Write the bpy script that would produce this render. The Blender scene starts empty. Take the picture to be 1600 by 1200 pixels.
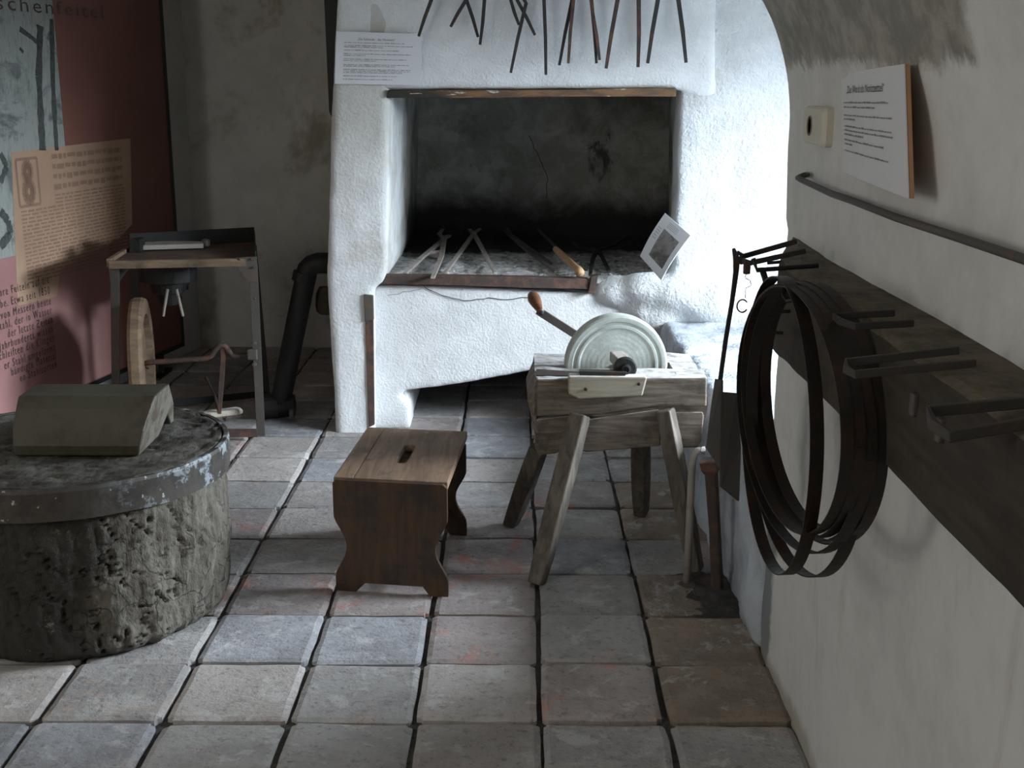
import bpy, bmesh, math, random
from mathutils import Vector, Matrix, noise
random.seed(7)
C = bpy.context.scene.collection
sc = bpy.context.scene

# ------------------------------------------------------------------ camera
H = 1.45
F = 1917.0
PITCH = math.atan(475.0 / F)
YAW = math.atan(10.0 * math.cos(PITCH) / F)
cam = bpy.data.objects.new('camera', bpy.data.cameras.new('camera'))
C.objects.link(cam)
cam.location = (0, 0, H)
cam.rotation_euler = (math.pi / 2 - PITCH, 0, YAW)
cam.data.sensor_width = 36
cam.data.lens = F / 1600 * 36
cam.data.clip_start = 0.05
sc.camera = cam

# ------------------------------------------------------------------ light
w = bpy.data.worlds.new('world'); sc.world = w; w.use_nodes = True
w.node_tree.nodes['Background'].inputs[0].default_value = (1.0, 0.95, 0.86, 1)
w.node_tree.nodes['Background'].inputs[1].default_value = 0.28

def area(name, loc, target, sx, sy, power, col, spread=180):
    l = bpy.data.lights.new(name, 'AREA'); l.shape = 'RECTANGLE'; l.size = sx; l.size_y = sy
    l.energy = power; l.color = col; l.spread = math.radians(spread)
    o = bpy.data.objects.new(name, l); C.objects.link(o); o.location = loc
    o.rotation_euler = (Vector(target) - Vector(loc)).to_track_quat('-Z', 'Y').to_euler()
    return o
# daylight entering through the window in the niche on the right
area('window_daylight', (3.50, 3.60, 2.55), (0.40, 3.9, 0.45), 2.8, 2.3, 2650, (0.88, 0.94, 1.0))
# added fill lamp out of view beside the camera, brightens the right wall
area('side_fill', (-2.60, 0.55, 1.65), (0.65, 2.60, 1.05), 0.9, 0.9, 21, (1.0, 0.97, 0.90))

sc.view_settings.view_transform = 'Standard'
sc.view_settings.look = 'None'
sc.view_settings.gamma = 1
sc.view_settings.use_curve_mapping = False
sc.view_settings.exposure = 0.0

# ------------------------------------------------------------------ pixel -> world
_R = cam.rotation_euler.to_matrix()
_O = Vector((0, 0, H))
def ray(px, py):
    return _R @ Vector(((px - 800) / F, -(py - 600) / F, -1.0))
def aY(px, py, Y):
    d = ray(px, py); return _O + d * (Y / d.y)
def aX(px, py, X):
    d = ray(px, py); return _O + d * (X / d.x)
def aZ(px, py, z=0.0):
    d = ray(px, py); return _O + d * ((z - H) / d.z)
def aP(px, py, p0, n):
    d = ray(px, py); return _O + d * ((p0 - _O).dot(n) / d.dot(n))

# ------------------------------------------------------------------ materials
def new_mat(name):
    m = bpy.data.materials.new(name); m.use_nodes = True
    nt = m.node_tree; b = nt.nodes['Principled BSDF']
    return m, nt, b
def N(nt, t, **kw):
    n = nt.nodes.new(t)
    for k, v in kw.items():
        setattr(n, k, v)
    return n
def coords(nt, scale=(1, 1, 1), rnd=False):
    tc = N(nt, 'ShaderNodeTexCoord'); mp = N(nt, 'ShaderNodeMapping')
    mp.inputs['Scale'].default_value = scale
    nt.links.new(tc.outputs['Object'], mp.inputs['Vector'])
    if rnd:
        oi = N(nt, 'ShaderNodeObjectInfo'); mu = N(nt, 'ShaderNodeVectorMath', operation='SCALE')
        cb = N(nt, 'ShaderNodeCombineXYZ')
        for i in range(3): nt.links.new(oi.outputs['Random'], cb.inputs[i])
        nt.links.new(cb.outputs[0], mu.inputs[0]); mu.inputs['Scale'].default_value = 37.0
        nt.links.new(mu.outputs[0], mp.inputs['Location'])
    return mp.outputs[0]
def nz(nt, vec, scale, detail=4, rough=0.6, dist=0.0):
    n = N(nt, 'ShaderNodeTexNoise'); n.inputs['Scale'].default_value = scale
    n.inputs['Detail'].default_value = detail; n.inputs['Roughness'].default_value = rough
    n.inputs['Distortion'].default_value = dist
    nt.links.new(vec, n.inputs['Vector']); return n.outputs['Fac']
def ramp(nt, fac, a, b, smooth=True):
    r = N(nt, 'ShaderNodeMapRange'); r.interpolation_type = 'SMOOTHSTEP' if smooth else 'LINEAR'
    r.inputs['From Min'].default_value = a; r.inputs['From Max'].default_value = b
    nt.links.new(fac, r.inputs['Value']); return r.outputs[0]
def mix(nt, fac, a, b):
    m = N(nt, 'ShaderNodeMix', data_type='RGBA')
    if isinstance(fac, float): m.inputs[0].default_value = fac
    else: nt.links.new(fac, m.inputs[0])
    for s, v in ((m.inputs[6], a), (m.inputs[7], b)):
        if isinstance(v, tuple): s.default_value = (*v[:3], 1)
        else: nt.links.new(v, s)
    return m.outputs[2]
def mul(nt, a, b):
    m = N(nt, 'ShaderNodeMath', operation='MULTIPLY')
    for s, v in ((m.inputs[0], a), (m.inputs[1], b)):
        if isinstance(v, (int, float)): s.default_value = v
        else: nt.links.new(v, s)
    return m.outputs[0]
def addm(nt, a, b, op='ADD'):
    m = N(nt, 'ShaderNodeMath', operation=op)
    for s, v in ((m.inputs[0], a), (m.inputs[1], b)):
        if isinstance(v, (int, float)): s.default_value = v
        else: nt.links.new(v, s)
    return m.outputs[0]
def bump(nt, b, h, strength=0.5, dist=0.01):
    n = N(nt, 'ShaderNodeBump'); n.inputs['Strength'].default_value = strength
    n.inputs['Distance'].default_value = dist
    nt.links.new(h, n.inputs['Height']); nt.links.new(n.outputs[0], b.inputs['Normal'])
def srgb(r, g, b):
    f = lambda c: ((c / 255 + 0.055) / 1.055) ** 2.4 if c > 10 else c / 255 / 12.92
    return (f(r), f(g), f(b))
def axis(nt, ch, local=False):
    s = N(nt, 'ShaderNodeSeparateXYZ')
    if local: tc = N(nt, 'ShaderNodeTexCoord'); nt.links.new(tc.outputs['Object'], s.inputs[0])
    else: g = N(nt, 'ShaderNodeNewGeometry'); nt.links.new(g.outputs['Position'], s.inputs[0])
    return s.outputs[ch]

def plaster(name, base, stain, amt=(0.55, 0.75), scale=2.2, bumps=0.5, dist=0.012, fine=60, extra=None, rough=0.9):
    m, nt, b = new_mat(name); v = coords(nt)
    col = mix(nt, ramp(nt, nz(nt, v, scale * 2.3, 5, 0.7), 0.35, 0.7), base, tuple(c * 0.86 for c in base))
    col = mix(nt, mul(nt, ramp(nt, nz(nt, v, scale, 6, 0.68, 0.3), *amt), 0.85), col, stain)
    if extra: col = extra(nt, v, col)
    nt.links.new(col, b.inputs['Base Color']); b.inputs['Roughness'].default_value = rough
    h = addm(nt, mul(nt, nz(nt, v, fine * 1.6, 4, 0.6), 0.45), mul(nt, nz(nt, v, fine * 0.3, 4, 0.6), 0.45))
    bump(nt, b, h, bumps, dist); return m

def wood(name, c1, c2, sc_=(3, 40, 40), dark=(0.02, 0.015, 0.01), rough=0.75, patch=(0.5, 0.75), bumps=0.4, dust=None):
    m, nt, b = new_mat(name); v = coords(nt, sc_, True); v2 = coords(nt, (1, 1, 1), True)
    g = nz(nt, v, 1.0, 5, 0.65, 0.6)
    col = mix(nt, ramp(nt, g, 0.3, 0.7), c1, c2)
    col = mix(nt, mul(nt, ramp(nt, nz(nt, v2, 9, 5, 0.65), *patch), 0.8), col, dark)
    if dust:
        geo = N(nt, 'ShaderNodeNewGeometry'); s = N(nt, 'ShaderNodeSeparateXYZ'); nt.links.new(geo.outputs['Normal'], s.inputs[0])
        f = mul(nt, ramp(nt, s.outputs[2], 0.4, 0.95), ramp(nt, nz(nt, v2, 14, 4, 0.7), 0.25, 0.65))
        col = mix(nt, mul(nt, f, 0.8), col, dust)
    nt.links.new(col, b.inputs['Base Color']); b.inputs['Roughness'].default_value = rough
    bump(nt, b, g, bumps, 0.004); return m

def iron(name, base=(0.035, 0.033, 0.032), rust=(0.11, 0.045, 0.02), r=(0.5, 0.72), rough=0.65, metal=0.3, scale=16):
    m, nt, b = new_mat(name); v = coords(nt, (1, 1, 1), True)
    n = nz(nt, v, scale, 6, 0.7)
    col = mix(nt, ramp(nt, n, *r), base, rust)
    nt.links.new(col, b.inputs['Base Color']); b.inputs['Roughness'].default_value = rough
    b.inputs['Metallic'].default_value = metal
    bump(nt, b, nz(nt, v, scale * 6, 4, 0.6), 0.35, 0.003); return m

def flat(name, col, rough=0.8, var=0.1, scale=20):
    m, nt, b = new_mat(name); v = coords(nt)
    c = mix(nt, ramp(nt, nz(nt, v, scale, 4, 0.6), 0.3, 0.7), col, tuple(x * (1 - var) for x in col))
    nt.links.new(c, b.inputs['Base Color']); b.inputs['Roughness'].default_value = rough; return m

WHITE = (0.75, 0.76, 0.77)
def fire_extra(nt, v, col):      # soot stains inside the fire chamber
    y = axis(nt, 1); z = axis(nt, 2)
    n = nz(nt, v, 3.0, 6, 0.7, 0.4)
    d = ramp(nt, addm(nt, y, mul(nt, n, 1.3)), 5.75, 6.7)
    mot = mix(nt, ramp(nt, nz(nt, v, 7.0, 6, 0.7, 0.5), 0.36, 0.62), (0.34, 0.33, 0.30), (0.20, 0.19, 0.16))
    mot = mix(nt, ramp(nt, nz(nt, v, 3.1, 5, 0.65, 0.4), 0.50, 0.62), mot, (0.13, 0.12, 0.10))
    col = mix(nt, mul(nt, d, 0.92), col, mot)
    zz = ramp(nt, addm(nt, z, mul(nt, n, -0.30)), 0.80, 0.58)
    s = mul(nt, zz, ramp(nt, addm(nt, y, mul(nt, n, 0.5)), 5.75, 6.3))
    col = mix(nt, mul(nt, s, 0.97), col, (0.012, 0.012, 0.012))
    sp = mul(nt, ramp(nt, nz(nt, v, 4.5, 6, 0.7, 0.5), 0.60, 0.68), ramp(nt, y, 5.7, 6.3))
    return mix(nt, mul(nt, sp, 0.85), col, (0.03, 0.03, 0.03))
def pillar_extra(nt, v, col):
    y = axis(nt, 1); z = axis(nt, 2)
    n = nz(nt, v, 6, 6, 0.7)
    f = mul(nt, ramp(nt, addm(nt, z, mul(nt, n, 0.5)), 1.15, 1.55), ramp(nt, y, 5.12, 5.04))
    col = mix(nt, mul(nt, f, 0.55), col, (0.42, 0.40, 0.34))
    return fire_extra(nt, v, col)
M = {}
M['hearth_plaster'] = plaster('hearth_plaster', WHITE, (0.60, 0.585, 0.54), (0.58, 0.78), 2.4, 0.6, 0.015, 60)
M['pillar_plaster'] = plaster('pillar_plaster', WHITE, (0.52, 0.50, 0.45), (0.50, 0.68), 3.4, 0.5, 0.015, 48, pillar_extra)
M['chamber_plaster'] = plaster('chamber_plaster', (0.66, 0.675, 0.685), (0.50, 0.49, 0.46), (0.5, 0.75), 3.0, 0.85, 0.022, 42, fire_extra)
M['back_plaster'] = plaster('back_plaster', (0.70, 0.68, 0.63), (0.33, 0.30, 0.22), (0.52, 0.66), 1.9, 0.4, 0.012, 40)
M['side_plaster'] = plaster('side_plaster', (0.74, 0.75, 0.74), (0.42, 0.41, 0.36), (0.52, 0.75), 1.6, 0.45, 0.012, 40)
def right_extra(nt, v, col):     # bare grey plaster of the vault and brownish vertical streaks below the beam
    y = axis(nt, 1); z = axis(nt, 2); n = nz(nt, v, 5, 6, 0.72, 0.3)
    f = mul(nt, ramp(nt, addm(nt, z, mul(nt, n, 0.16)), 1.545, 1.575), ramp(nt, addm(nt, y, mul(nt, n, 0.25)), 1.86, 1.92))
    bare = mix(nt, ramp(nt, nz(nt, v, 14, 6, 0.7), 0.35, 0.65), (0.36, 0.345, 0.30), (0.22, 0.215, 0.19))
    col = mix(nt, f, col, bare)
    vs = coords(nt, (1, 5, 0.9)); st = mul(nt, ramp(nt, nz(nt, vs, 2.2, 5, 0.65), 0.56, 0.74), ramp(nt, z, 1.0, 0.8))
    col = mix(nt, mul(nt, st, 0.5), col, (0.40, 0.36, 0.28))
    g = mul(nt, ramp(nt, addm(nt, z, mul(nt, n, -0.10)), 0.0, -0.04), 0.7)
    g2 = mul(nt, ramp(nt, addm(nt, y, mul(nt, n, 0.18)), 2.93, 2.97), ramp(nt, addm(nt, z, mul(nt, n, 0.2)), 0.60, 0.5))
    col = mix(nt, g2, col, (0.22, 0.235, 0.25))
    return mix(nt, g, col, (0.30, 0.27, 0.20))
M['right_plaster'] = plaster('right_plaster', (0.66, 0.66, 0.64), (0.50, 0.50, 0.46), (0.56, 0.8), 1.7, 0.3, 0.010, 38, right_extra)
M['ledge_plaster'] = plaster('ledge_plaster', (0.52, 0.57, 0.63), (0.28, 0.31, 0.35), (0.42, 0.62), 4.0, 0.7, 0.02, 45)
M['ceiling_plaster'] = plaster('ceiling_plaster', (0.55, 0.54, 0.50), (0.38, 0.36, 0.31), (0.5, 0.75), 1.5, 0.4)

def ash_mat():
    m, nt, b = new_mat('ash_bed'); v = coords(nt)
    y = axis(nt, 1); x = axis(nt, 0); n = nz(nt, v, 7, 6, 0.72, 0.3); n2 = nz(nt, v, 30, 6, 0.75)
    col = mix(nt, ramp(nt, n2, 0.40, 0.66), (0.70, 0.69, 0.66), (0.12, 0.115, 0.11))
    col = mix(nt, ramp(nt, n, 0.45, 0.62), col, (0.46, 0.45, 0.43))
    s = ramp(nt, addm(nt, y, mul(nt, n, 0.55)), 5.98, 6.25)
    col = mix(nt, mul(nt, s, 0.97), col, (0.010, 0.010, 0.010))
    nt.links.new(col, b.inputs['Base Color']); b.inputs['Roughness'].default_value = 0.95
    bump(nt, b, addm(nt, n2, n), 0.9, 0.02); return m
M['ash'] = ash_mat()

def tile_mat(name, c1, c2, patch, pfrom=0.56, pto=0.66):
    m, nt, b = new_mat(name); v = coords(nt, (1, 1, 1), True)
    oi = N(nt, 'ShaderNodeObjectInfo')
    col = mix(nt, ramp(nt, nz(nt, v, 6, 6, 0.7, 0.3), 0.38, 0.62), c1, c2)
    col = mix(nt, mul(nt, ramp(nt, nz(nt, v, 5.0, 6, 0.68, 0.6), pfrom, pto), 0.9), col, patch)
    col = mix(nt, mul(nt, ramp(nt, nz(nt, v, 45, 6, 0.78), 0.52, 0.66), 0.6), col, (0.10, 0.09, 0.085))
    col = mix(nt, mul(nt, ramp(nt, nz(nt, v, 9, 6, 0.75, 0.4), 0.54, 0.64), 0.6), col, (0.50, 0.49, 0.48))
    hsv = N(nt, 'ShaderNodeHueSaturation'); nt.links.new(col, hsv.inputs['Color'])
    vr = N(nt, 'ShaderNodeMapRange'); vr.inputs['To Min'].default_value = 0.94; vr.inputs['To Max'].default_value = 1.24
    nt.links.new(oi.outputs['Random'], vr.inputs['Value']); nt.links.new(vr.outputs[0], hsv.inputs['Value'])
    nt.links.new(hsv.outputs[0], b.inputs['Base Color'])
    r = ramp(nt, nz(nt, v, 12, 4, 0.6), 0.3, 0.7)
    rr = N(nt, 'ShaderNodeMapRange'); rr.inputs['To Min'].default_value = 0.52; rr.inputs['To Max'].default_value = 0.85
    nt.links.new(r, rr.inputs['Value']); nt.links.new(rr.outputs[0], b.inputs['Roughness'])
    bump(nt, b, addm(nt, nz(nt, v, 60, 5, 0.7), nz(nt, v, 16, 5, 0.7)), 0.6, 0.008); return m
M['tile_grey'] = tile_mat('tile_grey', (0.346, 0.335, 0.326), (0.275, 0.262, 0.256), (0.397, 0.326, 0.294))
M['tile_blue'] = tile_mat('tile_blue', (0.320, 0.326, 0.346), (0.243, 0.243, 0.256), (0.384, 0.346, 0.333), 0.6, 0.7)
M['tile_beige'] = tile_mat('tile_beige', (0.384, 0.352, 0.333), (0.314, 0.284, 0.269), (0.384, 0.282, 0.243), 0.6, 0.72)
M['tile_red'] = tile_mat('tile_red', (0.352, 0.307, 0.294), (0.288, 0.250, 0.243), (0.512, 0.205, 0.141), 0.54, 0.68)
M['tile_brown'] = tile_mat('tile_brown', (0.269, 0.211, 0.160), (0.192, 0.154, 0.122), (0.282, 0.154, 0.090), 0.55, 0.7)
M['mortar'] = plaster('mortar', (0.10, 0.095, 0.085), (0.04, 0.037, 0.033), (0.45, 0.6), 9.0, 0.9, 0.02, 120)

M['stump_side'] = None
def stump_mat():
    m, nt, b = new_mat('stump_wood'); v = coords(nt); vs = coords(nt, (1, 1, 0.28))
    g = nz(nt, vs, 26, 6, 0.7, 0.4)
    col = mix(nt, ramp(nt, g, 0.35, 0.65), (0.15, 0.135, 0.11), (0.075, 0.062, 0.047))
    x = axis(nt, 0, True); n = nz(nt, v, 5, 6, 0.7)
    f = ramp(nt, addm(nt, x, mul(nt, n, 0.5)), 0.50, 0.36)  # shade on the side away from the window, painted into the wood
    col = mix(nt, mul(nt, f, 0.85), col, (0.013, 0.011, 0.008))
    col = mix(nt, mul(nt, ramp(nt, nz(nt, v, 9, 6, 0.75), 0.62, 0.70), 0.6), col, (0.30, 0.26, 0.19))
    vo = N(nt, 'ShaderNodeTexVoronoi', feature='DISTANCE_TO_EDGE'); vo.inputs['Scale'].default_value = 9.0
    nd = N(nt, 'ShaderNodeVectorMath', operation='ADD'); nq = N(nt, 'ShaderNodeTexNoise'); nq.inputs['Scale'].default_value = 6; nt.links.new(v, nq.inputs['Vector'])
    sc2 = N(nt, 'ShaderNodeVectorMath', operation='SCALE'); sc2.inputs['Scale'].default_value = 0.35; nt.links.new(nq.outputs['Color'], sc2.inputs[0])
    nt.links.new(coords(nt, (1, 1, 0.5)), nd.inputs[0]); nt.links.new(sc2.outputs[0], nd.inputs[1]); nt.links.new(nd.outputs[0], vo.inputs['Vector'])
    ck = mul(nt, ramp(nt, vo.outputs['Distance'], 0.028, 0.006), ramp(nt, nz(nt, v, 4, 4, 0.6), 0.42, 0.55))
    col = mix(nt, mul(nt, ck, 0.85), col, (0.015, 0.013, 0.010))
    nt.links.new(col, b.inputs['Base Color']); b.inputs['Roughness'].default_value = 0.85
    bump(nt, b, addm(nt, g, nz(nt, v, 30, 5, 0.7)), 0.8, 0.012); return m
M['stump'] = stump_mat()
M['stump_top'] = wood('stump_top', (0.12, 0.11, 0.095), (0.055, 0.05, 0.042), (60, 26, 26), rough=0.85, patch=(0.46, 0.58), bumps=1.0)
def hoop_mat():
    m, nt, b = new_mat('painted_hoop'); v = coords(nt)
    col = mix(nt, ramp(nt, nz(nt, v, 14, 5, 0.7), 0.4, 0.65), (0.055, 0.047, 0.038), (0.028, 0.022, 0.018))
    x = axis(nt, 0, True); n = nz(nt, v, 16, 6, 0.75)
    f = mul(nt, ramp(nt, n, 0.53, 0.60), ramp(nt, x, 0.16, 0.42))
    col = mix(nt, mul(nt, f, 0.8), col, (0.30, 0.34, 0.37))
    col = mix(nt, mul(nt, ramp(nt, nz(nt, v, 30, 3, 0.6), 0.66, 0.69), 0.7), col, (0.5, 0.5, 0.47))
    nt.links.new(col, b.inputs['Base Color']); b.inputs['Roughness'].default_value = 0.6
    bump(nt, b, n, 0.4, 0.004); return m
M['hoop'] = hoop_mat()
M['iron'] = iron('iron')
M['iron_black'] = iron('iron_black', (0.012, 0.012, 0.012), (0.03, 0.022, 0.016), (0.55, 0.75), 0.6, 0.2)
M['iron_rust'] = iron('iron_rust', (0.060, 0.043, 0.037), (0.135, 0.065, 0.042), (0.44, 0.62), 0.8, 0.1)
M['iron_grey'] = iron('iron_grey', (0.095, 0.088, 0.080), (0.16, 0.10, 0.07), (0.52, 0.7), 0.6, 0.3)
M['iron_pale'] = iron('iron_pale', (0.34, 0.31, 0.28), (0.24, 0.15, 0.10), (0.5, 0.7), 0.75, 0.15)
M['iron_block'] = iron('iron_block', (0.075, 0.07, 0.05), (0.045, 0.036, 0.022), (0.4, 0.65), 0.55, 0.15, 7)
M['coil_iron'] = iron('coil_iron', (0.020, 0.017, 0.014), (0.045, 0.020, 0.012), (0.45, 0.65), 0.55, 0.3)
M['sheet_iron'] = iron('sheet_iron', (0.055, 0.052, 0.048), (0.08, 0.05, 0.035), (0.5, 0.7), 0.6, 0.3)
M['stool_top'] = wood('stool_top', (0.27, 0.175, 0.115), (0.14, 0.085, 0.052), (45, 4, 45), rough=0.55, patch=(0.52, 0.72), dark=(0.06, 0.045, 0.035))
M['stool_side'] = wood('stool_side', (0.085, 0.040, 0.012), (0.036, 0.018, 0.007), (40, 40, 4), rough=0.5, patch=(0.45, 0.65), dark=(0.02, 0.013, 0.01))
M['hewn'] = wood('hewn_wood', (0.24, 0.195, 0.155), (0.10, 0.078, 0.062), (7, 45, 60), rough=0.8, patch=(0.48, 0.66), dark=(0.06, 0.048, 0.038), bumps=1.0, dust=(0.62, 0.63, 0.64))
M['hewn_leg'] = wood('hewn_leg', (0.17, 0.145, 0.115), (0.075, 0.062, 0.05), (50, 50, 5), rough=0.8, patch=(0.5, 0.75), dark=(0.045, 0.038, 0.03), bumps=0.6)
M['pale_wood'] = wood('pale_wood', (0.44, 0.40, 0.32), (0.30, 0.265, 0.20), (5, 45, 45), rough=0.8, patch=(0.6, 0.8), dark=(0.12, 0.10, 0.08), dust=(0.7, 0.7, 0.68))
M['handle_wood'] = wood('handle_wood', (0.55, 0.37, 0.20), (0.42, 0.26, 0.13), (30, 30, 30), rough=0.5, patch=(0.65, 0.85), dark=(0.2, 0.11, 0.05), bumps=0.15)
M['knob_wood'] = wood('knob_wood', (0.17, 0.07, 0.03), (0.10, 0.04, 0.02), (30, 30, 30), rough=0.35, bumps=0.1)
M['table_wood'] = wood('table_wood', (0.22, 0.15, 0.09), (0.12, 0.08, 0.05), (5, 40, 40), rough=0.75)
M['beam_wood'] = wood('beam_wood', (0.048, 0.036, 0.024), (0.022, 0.016, 0.011), (30, 3, 30), rough=0.8, patch=(0.5, 0.7), bumps=0.6, dust=(0.17, 0.14, 0.095))
def lintel_mat():
    m, nt, b = new_mat('lintel_wood'); v = coords(nt, (2.2, 12, 12))
    col = mix(nt, ramp(nt, nz(nt, v, 4, 6, 0.7), 0.42, 0.58), (0.20, 0.11, 0.05), (0.10, 0.06, 0.035))
    x = axis(nt, 0); n = nz(nt, v, 2.0, 5, 0.7)
    col = mix(nt, ramp(nt, addm(nt, x, mul(nt, n, 0.6)), 0.02, -0.08), col, (0.03, 0.025, 0.02))
    col = mix(nt, mul(nt, ramp(nt, nz(nt, v, 5, 6, 0.75), 0.60, 0.66), 0.85), col, (0.62, 0.60, 0.55))
    nt.links.new(col, b.inputs['Base Color']); b.inputs['Roughness'].default_value = 0.8
    bump(nt, b, n, 0.6, 0.01); return m
M['lintel'] = lintel_mat()
def grind_mat():
    m, nt, b = new_mat('grindstone'); v = coords(nt)
    tc = N(nt, 'ShaderNodeTexCoord'); s = N(nt, 'ShaderNodeSeparateXYZ'); nt.links.new(tc.outputs['Object'], s.inputs[0])
    r2 = addm(nt, mul(nt, s.outputs[0], s.outputs[0]), mul(nt, s.outputs[2], s.outputs[2]))
    r = N(nt, 'ShaderNodeMath', operation='SQRT'); nt.links.new(r2, r.inputs[0])
    si = N(nt, 'ShaderNodeMath', operation='SINE'); nt.links.new(mul(nt, addm(nt, r.outputs[0], mul(nt, nz(nt, v, 8), 0.01)), 420.0), si.inputs[0])
    n = nz(nt, v, 16, 6, 0.7)
    col = mix(nt, ramp(nt, n, 0.35, 0.65), (0.46, 0.49, 0.46), (0.36, 0.38, 0.35))
    col = mix(nt, mul(nt, mul(nt, ramp(nt, si.outputs[0], 0.3, 1.0), 0.12), ramp(nt, r.outputs[0], 0.05, 0.13)), col, (0.62, 0.64, 0.62))
    nt.links.new(col, b.inputs['Base Color']); b.inputs['Roughness'].default_value = 0.85
    bump(nt, b, addm(nt, mul(nt, si.outputs[0], 0.10), nz(nt, v, 60, 4, 0.7)), 0.35, 0.004); return m
M['grindstone'] = grind_mat()
M['paper'] = flat('paper', (0.66, 0.67, 0.69), 0.7, 0.04, 6)
M['ink'] = flat('ink', (0.06, 0.06, 0.065), 0.7)
M['ink_soft'] = flat('ink_soft', (0.26, 0.26, 0.28), 0.7)
M['foam'] = flat('foam_board', (0.45, 0.25, 0.13), 0.8)
M['socket'] = flat('socket_plastic', (0.60, 0.56, 0.46), 0.4, 0.05)
M['socket_dark'] = flat('socket_dark', (0.20, 0.18, 0.13), 0.5)
M['panel_red'] = flat('panel_red', (0.26, 0.11, 0.085), 0.55, 0.15, 3)
M['panel_red_lit'] = flat('panel_red_lit', (0.43, 0.22, 0.205), 0.55, 0.12, 3)
M['panel_frame'] = flat('panel_frame', (0.012, 0.012, 0.012), 0.5)
M['panel_sheet'] = flat('panel_sheet', (0.52, 0.34, 0.23), 0.55, 0.18, 4)
M['panel_ink'] = flat('panel_ink', (0.12, 0.08, 0.07), 0.6)
M['panel_ink_soft'] = flat('panel_ink_soft', (0.33, 0.20, 0.14), 0.6)
def etching():
    m, nt, b = new_mat('etching_print'); v = coords(nt)
    col = mix(nt, ramp(nt, nz(nt, v, 5, 6, 0.7, 1.0), 0.50, 0.66), (0.37, 0.39, 0.36), (0.13, 0.15, 0.15))
    col = mix(nt, mul(nt, ramp(nt, nz(nt, coords(nt, (1, 1, 0.15)), 90, 3, 0.6, 0.8), 0.5, 0.6), 0.25), col, (0.12, 0.13, 0.12))
    nt.links.new(col, b.inputs['Base Color']); b.inputs['Roughness'].default_value = 0.6; return m
M['etching'] = etching()
M['photo'] = plaster('photo_print', (0.24, 0.22, 0.21), (0.08, 0.075, 0.07), (0.45, 0.6), 14.0, 0.0)
M['glass'] = None
m, nt, b = new_mat('window_glass'); nt.nodes.remove(b)      # thin clear pane: mostly see-through, a little mirror
tr = N(nt, 'ShaderNodeBsdfTransparent'); gl = N(nt, 'ShaderNodeBsdfGlossy'); gl.inputs['Roughness'].default_value = 0.02; tr.inputs[0].default_value = (0.95, 0.98, 1, 1)
mx = N(nt, 'ShaderNodeMixShader'); mx.inputs[0].default_value = 0.06
nt.links.new(tr.outputs[0], mx.inputs[1]); nt.links.new(gl.outputs[0], mx.inputs[2]); nt.links.new(mx.outputs[0], nt.nodes['Material Output'].inputs[0]); M['glass'] = m
M['frame_wood'] = flat('window_wood', (0.45, 0.42, 0.36), 0.6)
M['crack'] = flat('crack_dark', (0.05, 0.045, 0.04), 0.9)

# ------------------------------------------------------------------ mesh helpers
class B(bmesh.types.BMesh if False else object):
    pass
def NB(): return bmesh.new()
def wloc(o):
    v = Vector((0, 0, 0))
    while o is not None:
        v += Vector(o.location); o = o.parent
    return v
def obj(name, bm, mat, parent=None, loc=None, smooth=False, bevel=0.0, bseg=2):
    """links a bmesh given in world coordinates as ONE mesh object"""
    me = bpy.data.meshes.new(name)
    bmesh.ops.recalc_face_normals(bm, faces=bm.faces)
    bm.to_mesh(me); bm.free()
    o = bpy.data.objects.new(name, me); C.objects.link(o)
    base = wloc(parent)
    L = Vector(loc) if loc is not None else base
    me.transform(Matrix.Translation(-L))
    o.parent = parent; o.location = L - base
    if mat is not None: me.materials.append(mat)
    if smooth:
        for p in me.polygons: p.use_smooth = True
    if bevel:
        md = o.modifiers.new('bevel', 'BEVEL'); md.width = bevel; md.segments = bseg; md.limit_method = 'ANGLE'; md.angle_limit = math.radians(35)
    return o
def tag(o, label=None, cat=None, group=None, kind=None):
    for k, v in (('label', label), ('category', cat), ('group', group), ('kind', kind)):
        if v: o[k] = v
    return o
def thing(name, label, cat, loc, group=None):
    o = bpy.data.objects.new(name, None); C.objects.link(o); o.location = loc
    o.empty_display_size = 0.1
    return tag(o, label, cat, group)

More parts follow.
